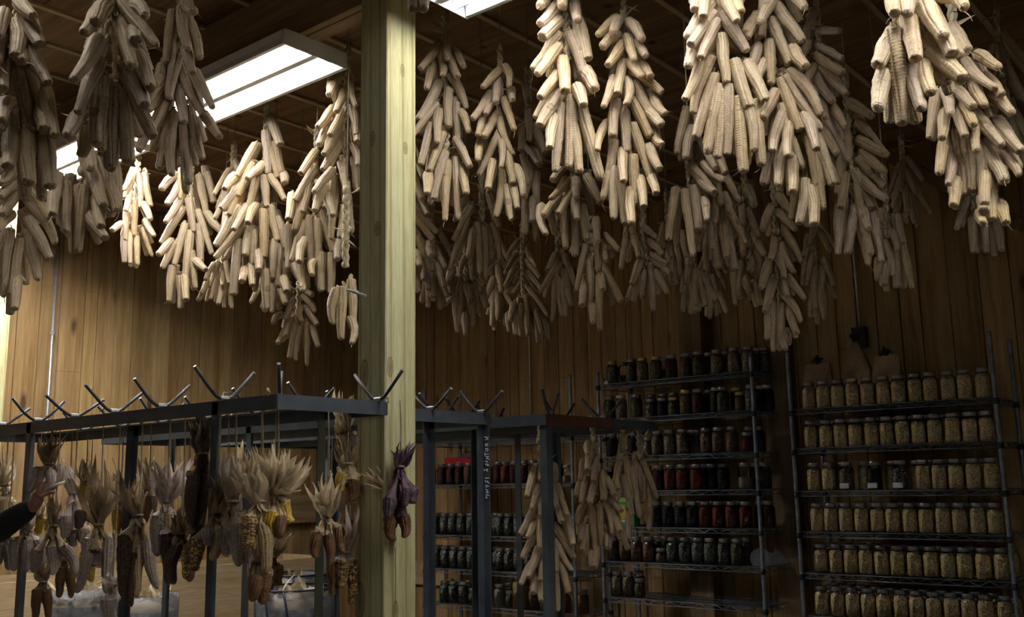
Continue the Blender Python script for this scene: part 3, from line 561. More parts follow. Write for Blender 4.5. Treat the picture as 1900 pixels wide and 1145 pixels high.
# drying crack below the knot on the lit face
a=at_x(734,1015,-2.65)-p.location; b=at_x(734,1124,-2.65)-p.location
MB().box(.0772,a.y-.0009,b.z,.0782,a.y+.0009,a.z).obj('crack',M['black'],p)
post(-6.19,O[1],'green treated post at the very left edge of the photo')
for (x0,x1,lab) in ((-3.68,-3.50,'dark upright timber against the back wall, behind the middle rack'),(-3.02,-2.86,'brown upright timber on the back wall between the two right racks')):
    MBb=MB().box(x0,6.34,0,x1,6.47,CEIL-.001).obj('wall_post',M['brace']); tag(MBb,lab,'post')
o=MB(); o.grid([[(-7+.03,4.9,1.163),(-7+.03,6.45,1.163)],[(-6.93,4.9,1.163),(-6.93,6.45,1.163)],[(-6.93,4.9,1.39),(-6.93,6.45,1.39)],[(-6.97,4.9,1.39),(-6.97,6.45,1.39)],[(-6.97,4.9,1.163),(-6.97,6.45,1.163)]])
struct(o.obj('trim_left',M['joist']))
struct(MB().box(-6.92,6.43,.6,-6.15,6.47,.8).obj('trim_back',M['ply']))
# diagonal roof brace by the right wall
b=MB(); A=at_y(1655,292,6.3); C2=at_y(1900,420,6.3); b.tube([A,C2],.05,4); tag(b.obj('diagonal_brace',M['brace']),'dark diagonal timber brace high on the back wall, far right','brace')
# crates along left wall
cr=thing('wooden_bin',(-6.6,3.9,0),'long low plywood bin standing along the left wall behind the racks','bin')
for (x0,y0,x1,y1) in ((-.3,-2.3,-.275,1.4),(.275,-2.3,.3,1.4),(-.275,-2.3,.275,-2.275),(-.275,1.375,.275,1.4)):
    MB().box(x0,y0,0,x1,y1,.92).obj('side_panel',M['ply'],cr)
MB().box(-.275,-2.275,.05,.275,1.375,.07).obj('base_panel',M['ply'],cr)
# conduits
def conduit(name,x,y,z0,z1,label,r=.011):
    t=thing(name,(x,y,z0),label,'conduit'); MB().tube([(0,0,0),(0,0,z1-z0)],r,10).obj('pipe',M['galv'],t,None,True)
    wy=.028 if y>5 else 0; 
    for z in np.arange(.35,z1-z0,1.1):
        MB().tube([(0,0,z),(0,0,z+.03)],r*1.5,10).obj('strap',M['galv'],t)
    return t
conduit('metal_conduit',XL+.04,3.285,0,CEIL-.001,'shiny metal conduit running up the left wall boards')
t=conduit('metal_conduit',-2.39,YF-.045,2.42,CEIL-.001,'thin metal conduit dropping to a black box above the paper bags',.008)
MB().box(-.045,-.03,-.12,.045,.03,.01).obj('outlet_box',M['black'],t)
conduit('metal_conduit',-5.177,YF-.045,1.9,CEIL-.001,'thin pale conduit on the back wall, in the centre',.006)
# ---------------- light fixtures ----------------
def fixture(x0,x1,label,tm='tube',y0=2.392,y1=2.735,z=3.27,tz=.049):
    t=thing('light_fixture',((x0+x1)/2,(y0+y1)/2,z),label,'ceiling light','tube light fixtures in a row')
    L=(x1-x0)/2; W=(y1-y0)/2
    hs=MB(); # channel housing, open downwards
    sec=[(-W,0),(-W+.008,.064),(-.09,.066),(.09,.066),(W-.008,.064),(W,0),(W+.004,0),(W-.004,.068),(.093,.070),(-.093,.070),(-W+.004,.068),(-W-.004,0)]
    hs.grid([[(sx,a,b) for a,b in sec+[sec[0]]] for sx in (-L,L)]); hs.obj('housing',M['fixture'],t)
    for sx in (-L,L):
        e=MB(); pts=[(-W-.004,-.002),(W+.004,-.002),(W-.004,.068),(.093,.0715),(-.093,.0715),(-W+.004,.068)]
        d=.004 if sx>0 else -.004
        e.v=[(sx,a,b) for a,b in pts]+[(sx+d,a,b) for a,b in pts]; e.f=[tuple(range(6)),tuple(range(11,5,-1))]+[(k,(k+1)%6,6+(k+1)%6,6+k) for k in range(6)]
        e.obj('end_plate',M['fixture'],t)
    ys=[-W*.74,-W*.30,W*.30,W*.74]
    for yy in ys:
        MB().tube([(-L+.045,yy,tz),(L-.045,yy,tz)],.0127,12).obj('tube',M[tm],t,None,True)
        for s in (-1,1):
            MB().tube([(s*(L-.045),yy,tz),(s*(L-.004),yy,tz)],.0135,12).obj('socket',M['tubecap'],t,None,True)
    rf=MB()
    for yc,hh,hw in ((0,.0005,.016 if tz>.02 else .01),(-W*.52,.002 if tz>.02 else .04,.002),(W*.52,.002 if tz>.02 else .04,.002),(-W+.008,.0005,.007),(W-.008,.0005,.007)): rf.grid([[(sx,yc-hw-.004,.063),(sx,yc-hw,hh),(sx,yc+hw,hh),(sx,yc+hw+.004,.063)] for sx in (-L+.006,L-.006)])
    rf.obj('reflector',M['reflector'],t)
    for s in (-.75,.75):
        MB().box(s*L-.02,-.02,.068,s*L+.02,.02,.0725).obj('mounting_clip',M['galv'],t)
    return t
fixture(-4.72,-3.197,'tube light fixture directly left of the post, four lit tubes')
fixture(-6.07,-4.82,'lit tube fixture farther left, half hidden behind hanging corn','tube_bright',tz=.0235)
fixture(-2.475,-.97,'tube fixture whose corner pokes in at the top edge right of the post')
fixture(-.83,.68,'tube fixture farther right along the row, above the frame')
fixture(.82,2.33,'last tube fixture of the row, far outside the frame')
def fill_batten(x,y,z,label):
    t=thing('light_fixture',(x,y,z),label,'ceiling light')
    MB().box(-.61,-.03,.03,.61,.03,.07).obj('housing',M['fixture'],t); MB().tube([(-.58,0,.0),(.58,0,.0)],.0127,12).obj('tube',M['tube_dim'],t,None,True)
    for s in (-1,1): MB().box(s*.595-.015,-.015,-.016,s*.595+.015,.015,.03).obj('socket',M['tubecap'],t); MB().tube([(s*.5,0,.07),(s*.5,0,CEIL-z)],.003,5).obj('hanger',M['galv'],t)
fixture(-3.4,-1.9,'added unseen tube fixture for fill light, above and left of the frame','tube_fill',.40,.74,3.27,.055)  # unseen fixture, added to brighten the near left braids
fill_batten(-4.0,-.2,3.15,'added bare single-tube fill light left of the viewer, unseen outside the frame')  # unseen lamp, added as weak fill on left braids and beam
# ---------------- steel racks with rod hooks ----------------
H=1.75
def angle(mb,p,q,flip=1,s=.048,th=.005,axis='x'):
    """angle iron rail, outer vertical flange hanging down + top flange"""
    (x0,y0),(x1,y1)=p,q
    if axis=='x':
        mb.box(min(x0,x1),y0-th/2,H-s,max(x0,x1),y0+th/2,H); mb.box(min(x0,x1),min(y0,y0+flip*s),H-th,max(x0,x1),max(y0,y0+flip*s),H)
    else:
        mb.box(x0-th/2,min(y0,y1),H-s,x0+th/2,max(y0,y1),H); mb.box(min(x0,x0+flip*s),min(y0,y1),H-th-.0005,max(x0,x0+flip*s),max(y0,y1),H-.0005)
def rack(label,x0,x1,y0,y1,legs,hooks,rust_end=False):
    t=thing('steel_rack',((x0+x1)/2,(y0+y1)/2,0),label,'rack','steel racks with rod hooks'); ox,oy=t.location.x,t.location.y
    def loc(mb): mb.v=[(a-ox,b-oy,c) for a,b,c in mb.v]; return mb
    for (yy,fl) in ((y0,1),(y1,-1)):
        mb=MB(); angle(mb,(x0,yy),(x1,yy),fl,axis='x'); loc(mb).obj('rail',M['steel'],t)
    for (xx,fl) in ((x0,1),(x1,-1)):
        mb=MB(); angle(mb,(xx,y0),(xx,y1),fl,axis='y'); o=loc(mb).obj('end_rail',M['rust'] if (rust_end and xx==x1) else M['steel'],t)
        if rust_end and xx==x1: o['label']='rust-brown end rail'
    for (lx,ly,sx,sy) in legs:
        mb=MB().box(lx,ly-.0025,0,lx+sx*.036,ly+.0025,H-.004) if sx>0 else MB().box(lx+sx*.036,ly-.0025,0,lx,ly+.0025,H-.004)
        mb.box(lx-.0025,min(ly,ly+sy*.036),0,lx+.0025,max(ly,ly+sy*.036),H-.004); loc(mb).obj('leg',M['steel'],t)
    rg=random.Random(int(abs(y0)*100))
    for (hx,hy,ang) in hooks:
        d=Vector((math.cos(ang),math.sin(ang),0)); c=Vector((hx-ox,hy-oy,H+.007)); s=rg.uniform(.105,.125); hh=rg.uniform(.075,.1)
        pts=[c-d*s+Vector((0,0,hh)),c-d*.06+Vector((0,0,hh*.33)),c-d*.034+Vector((0,0,.008)),c-d*.02,c+d*.02,c+d*.034+Vector((0,0,.008)),c+d*.06+Vector((0,0,hh*.33)),c+d*s+Vector((0,0,hh*rg.uniform(.85,1)))]
        o=MB().tube(pts,.0062,8).obj('hook',M['rod'],t,None,True)
        MB().tube([c-d*.016,c+d*.016],.0085,6).obj('weld',M['weld'],o)
        for e in (0,-1):
            dd=(pts[e]-pts[1 if e==0 else -2]).normalized(); MB().tube([pts[e]-dd*.001,pts[e]+dd*.0015],.0065,8).obj('rod_end',M['weld'],o)
    return t
h=math.pi/2
rack('black steel rack at the left front, crowded with husk-tied corn',-5.15,-2.63,1.98,2.46,[(-4.37,1.98,1,1),(-4.34,2.46,1,-1),(-2.99,1.98,1,1),(-2.97,2.46,-1,-1)],
  [(x,1.985,h) for x in (-4.95,-4.63,-4.29,-3.97,-3.655,-3.32,-2.93)]+[(-2.645,2.0,2.45)]+[(x,2.455,h) for x in (-4.8,-4.45,-4.1,-3.75,-3.4,-3.05)]+[(-2.635,2.42,0)])
r2=rack('steel rack second from the front, its corner behind the wooden post',-5.2,-2.80,2.76,3.22,[(-3.89,2.76,1,1),(-3.17,3.22,1,-1),(-2.83,3.2,1,-1),(-4.6,2.8,1,1)],
  [(x,2.765,h) for x in (-4.7,-4.2,-3.7,-3.2)]+[(x,3.215,h) for x in (-4.5,-4.0,-3.5,-3.1)]+[(-2.805,2.86,0),(-2.81,3.17,0)])
r3=rack('steel rack third from the front, with a rust-brown end rail',-5.2,-2.66,3.42,3.92,[(-2.665,3.43,-1,1),(-3.5,3.9,1,-1),(-4.6,3.43,1,1),(-4.6,3.9,1,-1)],
  [(x,3.425,h) for x in (-4.6,-4.1,-3.6,-3.15)]+[(x,3.91,h) for x in (-4.4,-3.9,-3.4,-2.95)]+[(-2.665,3.46,1.9),(-2.67,3.87,0)],rust_end=True)
r4=rack('rear steel rack carrying the smallest two corn braids on its end rail',-5.2,-2.68,3.96,4.34,[(-3.3,3.98,1,1),(-3.3,4.32,1,-1),(-4.8,3.98,1,1),(-4.8,4.32,1,-1)],[(x,4.33,h) for x in (-4.2,-3.6)])
# white marker writing down the leg of the second rack
def writing():
    S=[[(218,158),(238,163),(282,160)],[(245,165),(262,178),(264,202)],[(232,205),(262,192),(272,190)],
       [(252,252),(236,262),(238,284),(256,288),(268,274),(262,256),(250,252)],
       [(238,318),(246,332),(262,326),(272,318)],[(262,330),(272,350),(256,364),(236,352)],
       [(222,385),(236,412),(222,418)],[(240,408),(264,398),(284,404)],[(232,430),(262,440),(280,436)],[(270,440),(262,462),(248,470)],
       [(244,462),(284,470),(286,486)],[(226,500),(244,510),(256,498),(262,512),(250,522)],[(232,545),(268,548),(276,566),(250,570)],
       [(218,620),(222,646)],[(222,628),(246,626),(258,612),(262,650)],
       [(232,742),(262,746),(288,742)],[(236,770),(240,800),(262,796),(268,780)],[(262,796),(280,806),(284,820)],
       [(236,838),(262,850),(258,872),(232,866)],[(262,850),(284,862)],[(238,900),(268,912),(240,934),(272,944),(246,960)],
       [(262,930),(276,950)],[(240,976),(292,988)],[(262,985),(246,1004),(240,1026),(262,1020)]]
    mb=MB()
    Y=3.195
    for st in S:
        pts=[]
        for (a,b) in st:
            p=at_y(870+a/7.6375,790+b/7.6375,Y); pts.append(Vector((p.x,Y-.0005,p.z))-r2.location)
        mb.tube(pts,.0021,5)
    o=mb.obj('marker_writing',M['chalk'],r2); o['label']='white handwriting running down the leg'
writing()
# ---------------- wire shelving ----------------
def wire_shelf_mesh(W,Dp):
    mb=MB(); th=.0022; h2=.03
    for y in (-Dp/2,Dp/2):
        mb.tube([(-W/2,y,0),(W/2,y,0)],.0032,6); mb.tube([(-W/2,y,-h2),(W/2,y,-h2)],.0032,6)
        n=int(W/.055); pts=[(-W/2+W*i/n,y,(-.002 if i%2 else -h2+.002)) for i in range(n+1)]; mb.tube(pts,.0022,5)
    for x in (-W/2,W/2):
        mb.tube([(x,-Dp/2,0),(x,Dp/2,0)],.0032,6); mb.tube([(x,-Dp/2,-h2),(x,Dp/2,-h2)],.0032,6)
        n=8; mb.tube([(x,-Dp/2+Dp*i/n,(-.002 if i%2 else -h2+.002)) for i in range(n+1)],.0022,5)
    n=int(W/.028)
    for i in range(1,n): 
        x=-W/2+W*i/n; mb.tube([(x,-Dp/2,.002),(x,Dp/2,.002)],.0018,4,False)
    for y in (-Dp/6,Dp/6): mb.tube([(-W/2,y,-.004),(W/2,y,-.004)],.003,5)
    return mb.mesh('shelf',M['wire'])
def shelving(label,x0,x1,yf,zs,top,depth=.44):
    W=x1-x0; t=thing('wire_shelving',((x0+x1)/2,yf+depth/2,0),label,'wire shelving','wire shelving racks along the back wall')
    sm=wire_shelf_mesh(W-.03,depth-.02)
    pm=MB().lathe([(.0127,0),(.0127,.05)]+[q for k in range(int((top-.1)/.0254)) for q in ((.0127,.05+k*.0254),(.0118,.052+k*.0254),(.0127,.054+k*.0254))]+[(.0127,top-.008),(.009,top)],10).mesh('post',M['wire'])
    cm=MB().lathe([(.0135,0),(.019,.004),(.0175,.028),(.0135,.034)],12).mesh('collar',M['collar'])
    for sx in (-1,1):
        for sy in (-1,1):
            link('post',pm,t,(sx*W/2,sy*depth/2,0))
    for z in zs:
        s=link('shelf',sm,t,(0,0,z+.032))
        for sx in (-1,1):
            for sy in (-1,1): link('collar',cm,s,(sx*W/2,sy*depth/2,-.04))
    return t
ZR=[1.853,1.609,1.348,1.102,.855,.605,.3]; ZM=[2.122,1.867,1.60,1.361,1.113,.875,.632,.3]; ZL=[1.77,1.425,1.025,.762,.49,.2]
YU=5.96
shelving('right wire shelving filled with jars of pale beans',-2.68,-1.48,YU,ZR,2.25)
shelving('middle wire shelving with jars of mixed dark beans',-4.15,-2.935,YU,ZM,2.25)
shelving('left wire shelving seen between the rack legs',-5.92,-4.40,YU,ZL,2.25)
# ---------------- jars ----------------
def jar_meshes(h,r,neck):
    zn=h-.022
    pr=[(r*.9,0),(r,.008),(r,zn-.032),(r*.97,zn-.022),(neck*1.02,zn-.004),(neck,zn)]
    g=MB().lathe(pr,18,capt=False).mesh('glass',M['glass'])
    l=MB().lathe([(neck+.0015,zn-.002),(neck+.0035,zn),(neck+.0035,h-.003),(neck+.002,h),(neck*.8,h-.001)],18).mesh('lid',M['lid'])
    l2=l.copy(); l2.materials.clear(); l2.materials.append(M['lidgold'])
    return g,l,l2
def fill_mesh(h,r,mat,full=.93,top=.9):
    z=(h-.03)*full; k=1 if full<.84 else .8
    pr=[(r*.86,.003),(r*.95,.01),(r*.95,min(z,h-.058)),(r*(.95 if full<.75 else .80),z),(r*.35,z+.002)]
    return MB().lathe(pr,16).mesh('contents',mat)
JS={'quart':(.170,.0435,.0305),'pint':(.128,.039,.030),'half':(.095,.036,.028),'gallon':(.235,.068,.045)}
JM={k:jar_meshes(*v) for k,v in JS.items()}; FM={}
def jar(x,y,z,size,kind,label,group,gold=False,full=.95,tagl=False):
    key=(size,kind,round(full,2))
    if key not in FM: FM[key]=fill_mesh(JS[size][0],JS[size][1],BEAN[kind][1],full)
    t=thing('glass_jar',(x,y,z),label,'jar',group)
    t.rotation_euler=(0,0,(x*37.7)%6.28)
    g,l,l2=JM[size]; link('glass',g,t); link('lid',l2 if gold else l,t); link('contents',FM[key],t)
    return t
ORD=['first','second','third','fourth','fifth','sixth','seventh','eighth','ninth','tenth','eleventh','twelfth','thirteenth','fourteenth','fifteenth','sixteenth']
SH=['top','second','third','fourth','fifth','sixth','lowest']
rgj=random.Random(77)
def row(xs,y,z,kinds,where,shelf,rowname,group,sizes=None,golds=(),fulls=None):
    for i,x in enumerate(xs):
        k=kinds[i] if isinstance(kinds,(list,tuple)) else kinds
        if k is None: continue
        s=sizes[i] if sizes else 'quart'
        jar(x+rgj.uniform(-.004,.004),y+rgj.uniform(-.006,.006),z,s,k,'%s jar, %s from left, %s, %s shelf, %s rack'%(BEAN[k][0],ORD[i],rowname,shelf,where),group,gold=i in golds,full=(fulls[i] if fulls else rgj.uniform(.93,1.0)))
SZ=.035
xr=[-2.59+.0938*i for i in range(12)]
for k,z in enumerate(ZR[:6]):
    sh=SH[k]
    if k==2:
        xx=[-2.593,-2.495,-2.405,-2.33,-2.25,-2.165,-2.09,-2.01]+xr[7:]; 
        row([-2.593,-2.495],YU+.075,z+SZ,'cream','right',sh,'front row','cream bean jars on the right rack')
        for i,(x,kd,nm) in enumerate(((-2.375,'tan','a few long tan pods'),(-2.205,'black','dark pods'),(-2.055,'grey','black and grey beans'))):
            t=jar(x,YU+.055,z+SZ,'quart',kd,'jar of %s with a white paper label, %s of three'%(nm,('leftmost','middle','rightmost')[i]),'labelled jars on the right rack',full=.9)
            t.rotation_euler=(0,0,0)
            lb=MB(); n=8; lb.grid([[(.0445*math.sin(a),-.0445*math.cos(a),zz) for a in np.linspace(-.85-.4+.1,.85-.4+.1,n)] for zz in (.012,.042)]); lb.obj('paper_label',M['label'],t)
        row([-2.43,-2.29,-2.13,-1.99],YU+.15,z+SZ,'cream','right',sh,'set back','cream bean jars on the right rack')
        row(xr[7:],YU+.075,z+SZ,'cream','right',sh,'front row, right half','cream bean jars on the right rack')
    else:
        row(xr,YU+.075+(.02 if k==4 else 0),z+SZ,'cream','right',sh,'front row','cream bean jars on the right rack',golds=(3,) if k==0 else ())
    if k>=1 and k!=2: row([x+.012 for x in xr[:11]],YU+.18,z+SZ,'cream','right',sh,'second row','cream bean jars on the right rack')
    if k==2: row([x+.02 for x in xr[7:11]],YU+.18,z+SZ,'cream','right',sh,'second row','cream bean jars on the right rack')
    if k>=4: row([x+.0 for x in xr],YU+.285,z+SZ,'cream','right',sh,'third row','cream bean jars on the right rack')
def px_row(pxs,z,yoff,py=900): 
    return [at_z_x(p,z,YU+yoff) for p in pxs]
def at_z_x(px,z,y):
    # world x of pixel column px on plane Y=y at height z
    lo,hi=-8.,2.
    for _ in range(40):
        m=(lo+hi)/2; v=Vector((m,y,z))-EYEV; u=CX+FPX*v.dot(CR)/v.dot(CF)
        if u<px: lo=m
        else: hi=m
    return lo
GM='mixed bean jars on the middle rack'
def mid(k,pxs,kinds,sizes=None,yoff=.08,rowname='front row',golds=(),fulls=None):
    z=ZM[k]+SZ; row(px_row(pxs,z+.08,yoff),YU+yoff,z,kinds,'middle',SH[k] if k<6 else 'lowest',rowname,GM,sizes,golds,fulls)
mid(0,[1137,1173,1193,1217,1245,1272,1297,1330,1363,1388],['olive','olive','tan','olive','wine','brown','olive','tan','tan','tan'],golds=(0,2,3))
mid(0,[1157,1233,1317,1350,1376,1402,1418],['grey','olive','grey','tan','grey','olive','olive'],yoff=.2,rowname='second row',fulls=[.5,.6,.7,.9,.8,.9,.9])
mid(1,[1131,1153,1181,1207,1228,1249,1273,1296,1330,1342,1372,1394],['olive','tan','olive','grey','black','olive','brown','wine','black','olive','brown','grey'],
    ['quart','quart','quart','pint','pint','pint','quart','quart','quart','quart','pint','quart'],golds=(5,6,10))
mid(1,[1209,1230,1250,1317,1366,1410,1425],['black','black','wine','black','red','black','black'],yoff=.2,rowname='second row',golds=(4,))
mid(2,[1137,1176,1202,1219,1242,1265,1311,1334,1359,1386],['black','black','tan','tan','tan','tan','brown','brown','brown','red'],['quart','quart','pint','quart','quart','quart','quart','quart','quart','pint'])
mid(2,[1190,1285,1295,1390,1408],['black','olive','olive','brown','black'],yoff=.2,rowname='second row')
mid(3,[1131,1175,1200,1222,1243,1266,1292,1381],['black','wine','wine','wine','red','red','red','flour'],fulls=[.95]*7+[.55],sizes=['quart']*8)
mid(3,[1255,1280,1305,1320,1342,1405,1420],['wine','wine','wine','black','black','black','black'],yoff=.2,rowname='second row')
mid(4,[1219,1239,1262,1285,1310,1334,1358,1384],['black','black','black','black','red','red','red','red'])
mid(4,[1300,1322,1346,1371,1412,1427],['wine','wine','wine','wine','red','wine'],yoff=.2,rowname='second row')
mid(5,[1138,1160,1182,1205,1226,1248,1271,1295,1319,1343,1367],['brown','brown','brown','brown','tan','grey','grey','grey','grey','grey','olive'],['quart']*4+['half']+['quart']*6)
mid(5,[1221,1236,1260,1285,1385],['grey','grey','grey','grey','olive'],yoff=.2,rowname='second row')
mid(6,[1145,1167,1187],['tan','tan','olive'],['quart','quart','pint'])
mid(6,[1186],['tan'],['quart'],yoff=.2,rowname='second row')
mid(7,[1167,1188,1208,1232,1255],['grey','grey','grey','black','grey'],yoff=.1,rowname='front row')
GL='bean jars on the left rack'
def lef(k,pxs,kinds,sizes=None,yoff=.08,rowname='front row',fulls=None):
    z=ZL[k]+SZ; row(px_row(pxs,z+.08,yoff),YU+yoff,z,kinds,'left',SH[k],rowname,GL,sizes,(),fulls)
lef(1,[800,820,837,853,870,887,923,937,955,973,990],['wine','wine','wine','wine','brown','brown','wine','red','wine','wine','wine'])
lef(1,[1022,1036,1053],['black','black','flour'],['quart','quart','pint'],fulls=[.95,.95,.5],rowname='right part')
lef(2,[808,824,840,856,873,889,929,945,962,981,1025,1050],'grey'); lef(2,[813,832,849,866,883,921,938,955,972,990],'grey',yoff=.18,rowname='second row')
lef(3,[810,826,842,858,875,891,929,945,962,981,1020,1040],'grey'); lef(3,[815,833,850,867,884,921,938,955,972],'grey',yoff=.18,rowname='second row')
lef(4,[825,842,860,878,892,927,947,967,991,1020,1050,1082],['grey','grey','grey','olive','flour','flour','olive','gold','brown','orange','orange','orange'],['quart']*3+['pint','pint','quart','pint','gallon','quart','quart','quart','quart'])
lef(4,[835,852,870,945],'grey',yoff=.2,rowname='second row')
# things on the shelves
def paperbag(px,zb,w,d,h,peak,label,y=6.2):
    x=at_z_x(px,zb+.1,y); t=thing('paper_bag',(x,y,zb),label,'paper bag','brown paper bags on the right rack'); rg=random.Random(int(px))
    P=[]
    for i in range(9):
        u=i/8; z=h*u; k=1-(peak*(max(0,u-.45)/.55)**1.3); ww=w/2*k; dd=d/2*(1-.92*max(0,u-.35)/.65)
        ring=[]
        for j in range(17):
            a=2*math.pi*j/16; cx_=math.copysign(abs(math.cos(a))**.35,math.cos(a)); sy_=math.copysign(abs(math.sin(a))**.35,math.sin(a))
            ring.append((cx_*ww+rg.uniform(-.004,.004)*(j<16),sy_*dd+rg.uniform(-.006,.006)*(j<16),z))
        ring[-1]=ring[0]; P.append(ring)
    mb=MB(); mb.grid(P); mb.f.append(tuple(range(16))[::-1]); mb.obj('bag_body',M['paper'],t,None,False)
    b=MB()
    for k in range(9):
        a=rg.random()*6.28; b.tube([(0,0,h-.005),(math.cos(a)*.02,math.sin(a)*.01,h+.03),(math.cos(a)*.04,math.sin(a)*.012,h+rg.uniform(.0,.06))],[.006,.014,.004],6)
    b.obj('dark_handle',M['cloth'],t,None,True)['label']='black gathered handle on top'
zt=ZR[0]+SZ
paperbag(1521,zt,.19,.12,.30,.12,'square-topped brown paper bag, left of the three on top of the right rack')
paperbag(1594,zt,.20,.12,.42,.9,'pointed brown paper bag, middle of the three on top of the right rack')
paperbag(1649,zt,.19,.12,.31,.2,'slumped brown paper bag, right of the three on top of the right rack')
x=at_z_x(860,1.55,6.22); t=thing('red_box',(x,6.22,ZL[1]+SZ),'flat red cardboard box behind the wine-dark jars on the left rack','box')
MB().box(-.16,-.06,0,.16,.06,.222).obj('carton',M['redbox'],t); MB().box(-.035,-.0615,.165,.035,-.06,.171).box(-.025,-.0615,.178,.025,-.06,.182).obj('logo',M['label'],t)
MB().tube([(-.02,0,.228),(.05,.01,.235),(.13,0,.229)],[.02,.03,.012],8).obj('plastic_wrap',M['film'],t,None,True)
x=at_z_x(1166,1.25,YU+.08); t=thing('seed_packet_box',(x,YU+.08,ZM[4]+SZ),'yellow and green box behind the hanging corn on the middle rack','box')
M['yel']=plain('yellow_card',(.45,.32,.03),.5,namp=.1); M['grn']=plain('green_card',(.03,.22,.05),.5); M['lime']=plain('lime_card',(.4,.5,.08),.5,namp=.1)
MB().box(-.07,-.04,0,.07,.04,.215).obj('carton',M['grn'],t); MB().box(-.071,-.0425,.05,.0,-.04,.15).obj('yellow_panel',M['yel'],t); MB().box(-.071,-.0425,.17,.02,-.04,.2).obj('lime_band',M['lime'],t); MB().box(-.071,-.0425,.03,.0,-.04,.046).obj('white_band',M['label'],t)
# bag of white cloth
x=at_z_x(1418,1.0,YU+.1); t=thing('white_sack',(x+.02,YU+.12,ZM[5]+SZ),'crumpled white plastic sack at the right end of the sixth middle shelf','sack')
rg=random.Random(3); P=[]
for i in range(11):
    u=i/10; ring=[]
    for j in range(21):
        a=2*math.pi*(j%20)/20; rr=(1-(u*.93)**2.2)**.5*(1+.13*math.sin(3*a+5*u)+.06*math.sin(7*a+3*u)); ring.append((.125*rr*math.cos(a),.085*rr*math.sin(a),.105*u*(1+.2*math.sin(2*a))))
    P.append(ring)
mb=MB(); mb.grid(P); mb.obj('sack_body',M['film'],t,None,True)
# garlic bulb-like pale lump on the top middle shelf
x=at_z_x(1126,2.16,YU+.05); t=MB().lathe([(.004,0),(.018,.004),(.022,.014),(.014,.026),(.004,.034)],12).obj('garlic_bulb',M['label'],None,(x,YU+.05,ZM[0]+SZ),True); tag(t,'small pale bulb on the left end of the top middle shelf','bulb')
# plastic lined tubs of husks
def tub(px,py,D,r,label,straps=False,n=40):
    c=at_d(px,py,D); zt=c.z; t=thing('lined_tub',(c.x,c.y,0),label,'tub'); rg=random.Random(int(px))
    P=[]
    for i in range(14):
        u=i/13; rr=r*(.86+.16*u+.02*math.sin(9*u)); ring=[]
        for j in range(33):
            a=2*math.pi*(j%32)/32; k=1+.03*math.sin(5*a+6*u)+.02*math.sin(11*a+9*u); ring.append((rr*k*math.cos(a),rr*k*math.sin(a),zt*u))
        P.append(ring)
    for u in (0,1): P.append([(q[0]*(.97-.06*u),q[1]*(.97-.06*u),zt-.02-.12*u) for q in P[13]])
    mb=MB(); mb.grid(P); mb.obj('plastic_liner',M['film'],t,None,True)
    MB().lathe([(r*.80,.0),(r*.84,.02),(r*.93,zt*.9),(r*.9,zt*.9),(r*.78,.03)],28,capt=False).obj('tub_wall',M['film'],t,None,True)
    MB().lathe([(r*.9,zt*.85),(r*.9,zt-.09),(r*.5,zt-.05),(.01,zt-.03)],24).obj('husk_fill',HUSK['straw'],t,None,True)
    hb=MB()
    for k in range(n):
        a=rg.random()*6.28; q=r*.75*math.sqrt(rg.random()); s=Vector((q*math.cos(a),q*math.sin(a),zt-.05)); e=s+Vector((rg.uniform(-.1,.1),rg.uniform(-.1,.1),rg.uniform(.0,.11))); husk_leaf(hb,s,e,rg.uniform(.02,.045),rg,n=6)
    hb.obj('loose_husks',HUSK['straw'],t,None,True)
    if straps:
        for k in range(4):
            a0=-2.6+k*.55; pts=[((r*1.03)*math.cos(a0+.35*math.sin(u*2.6)),(r*1.03)*math.sin(a0+.35*math.sin(u*2.6)),zt*(1-u)+.0) for u in np.linspace(0,1,12)]
            MB().tube(pts,.006,6).obj('strap',M['navy'],t,None,True)
        MB().tube([((r*1.03)*math.cos(a),(r*1.03)*math.sin(a),zt) for a in np.linspace(0,2*math.pi,33)],.006,6).obj('rim_cord',M['navy'],t,None,True)
    return t
tub(157,1090,5.6,.185,'plastic-lined tub of loose husks under the left rack')
tub(275,1104,5.7,.17,'crumpled plastic bag of husks right of the husk tub',n=16)
tub(548,1090,5.2,.20,'white plastic bag with navy straps, husks spilling out, left of the post',straps=True,n=22)
tub(560,1064,6.0,.19,'farther white bag with navy trim behind the strapped bag',straps=True,n=8)
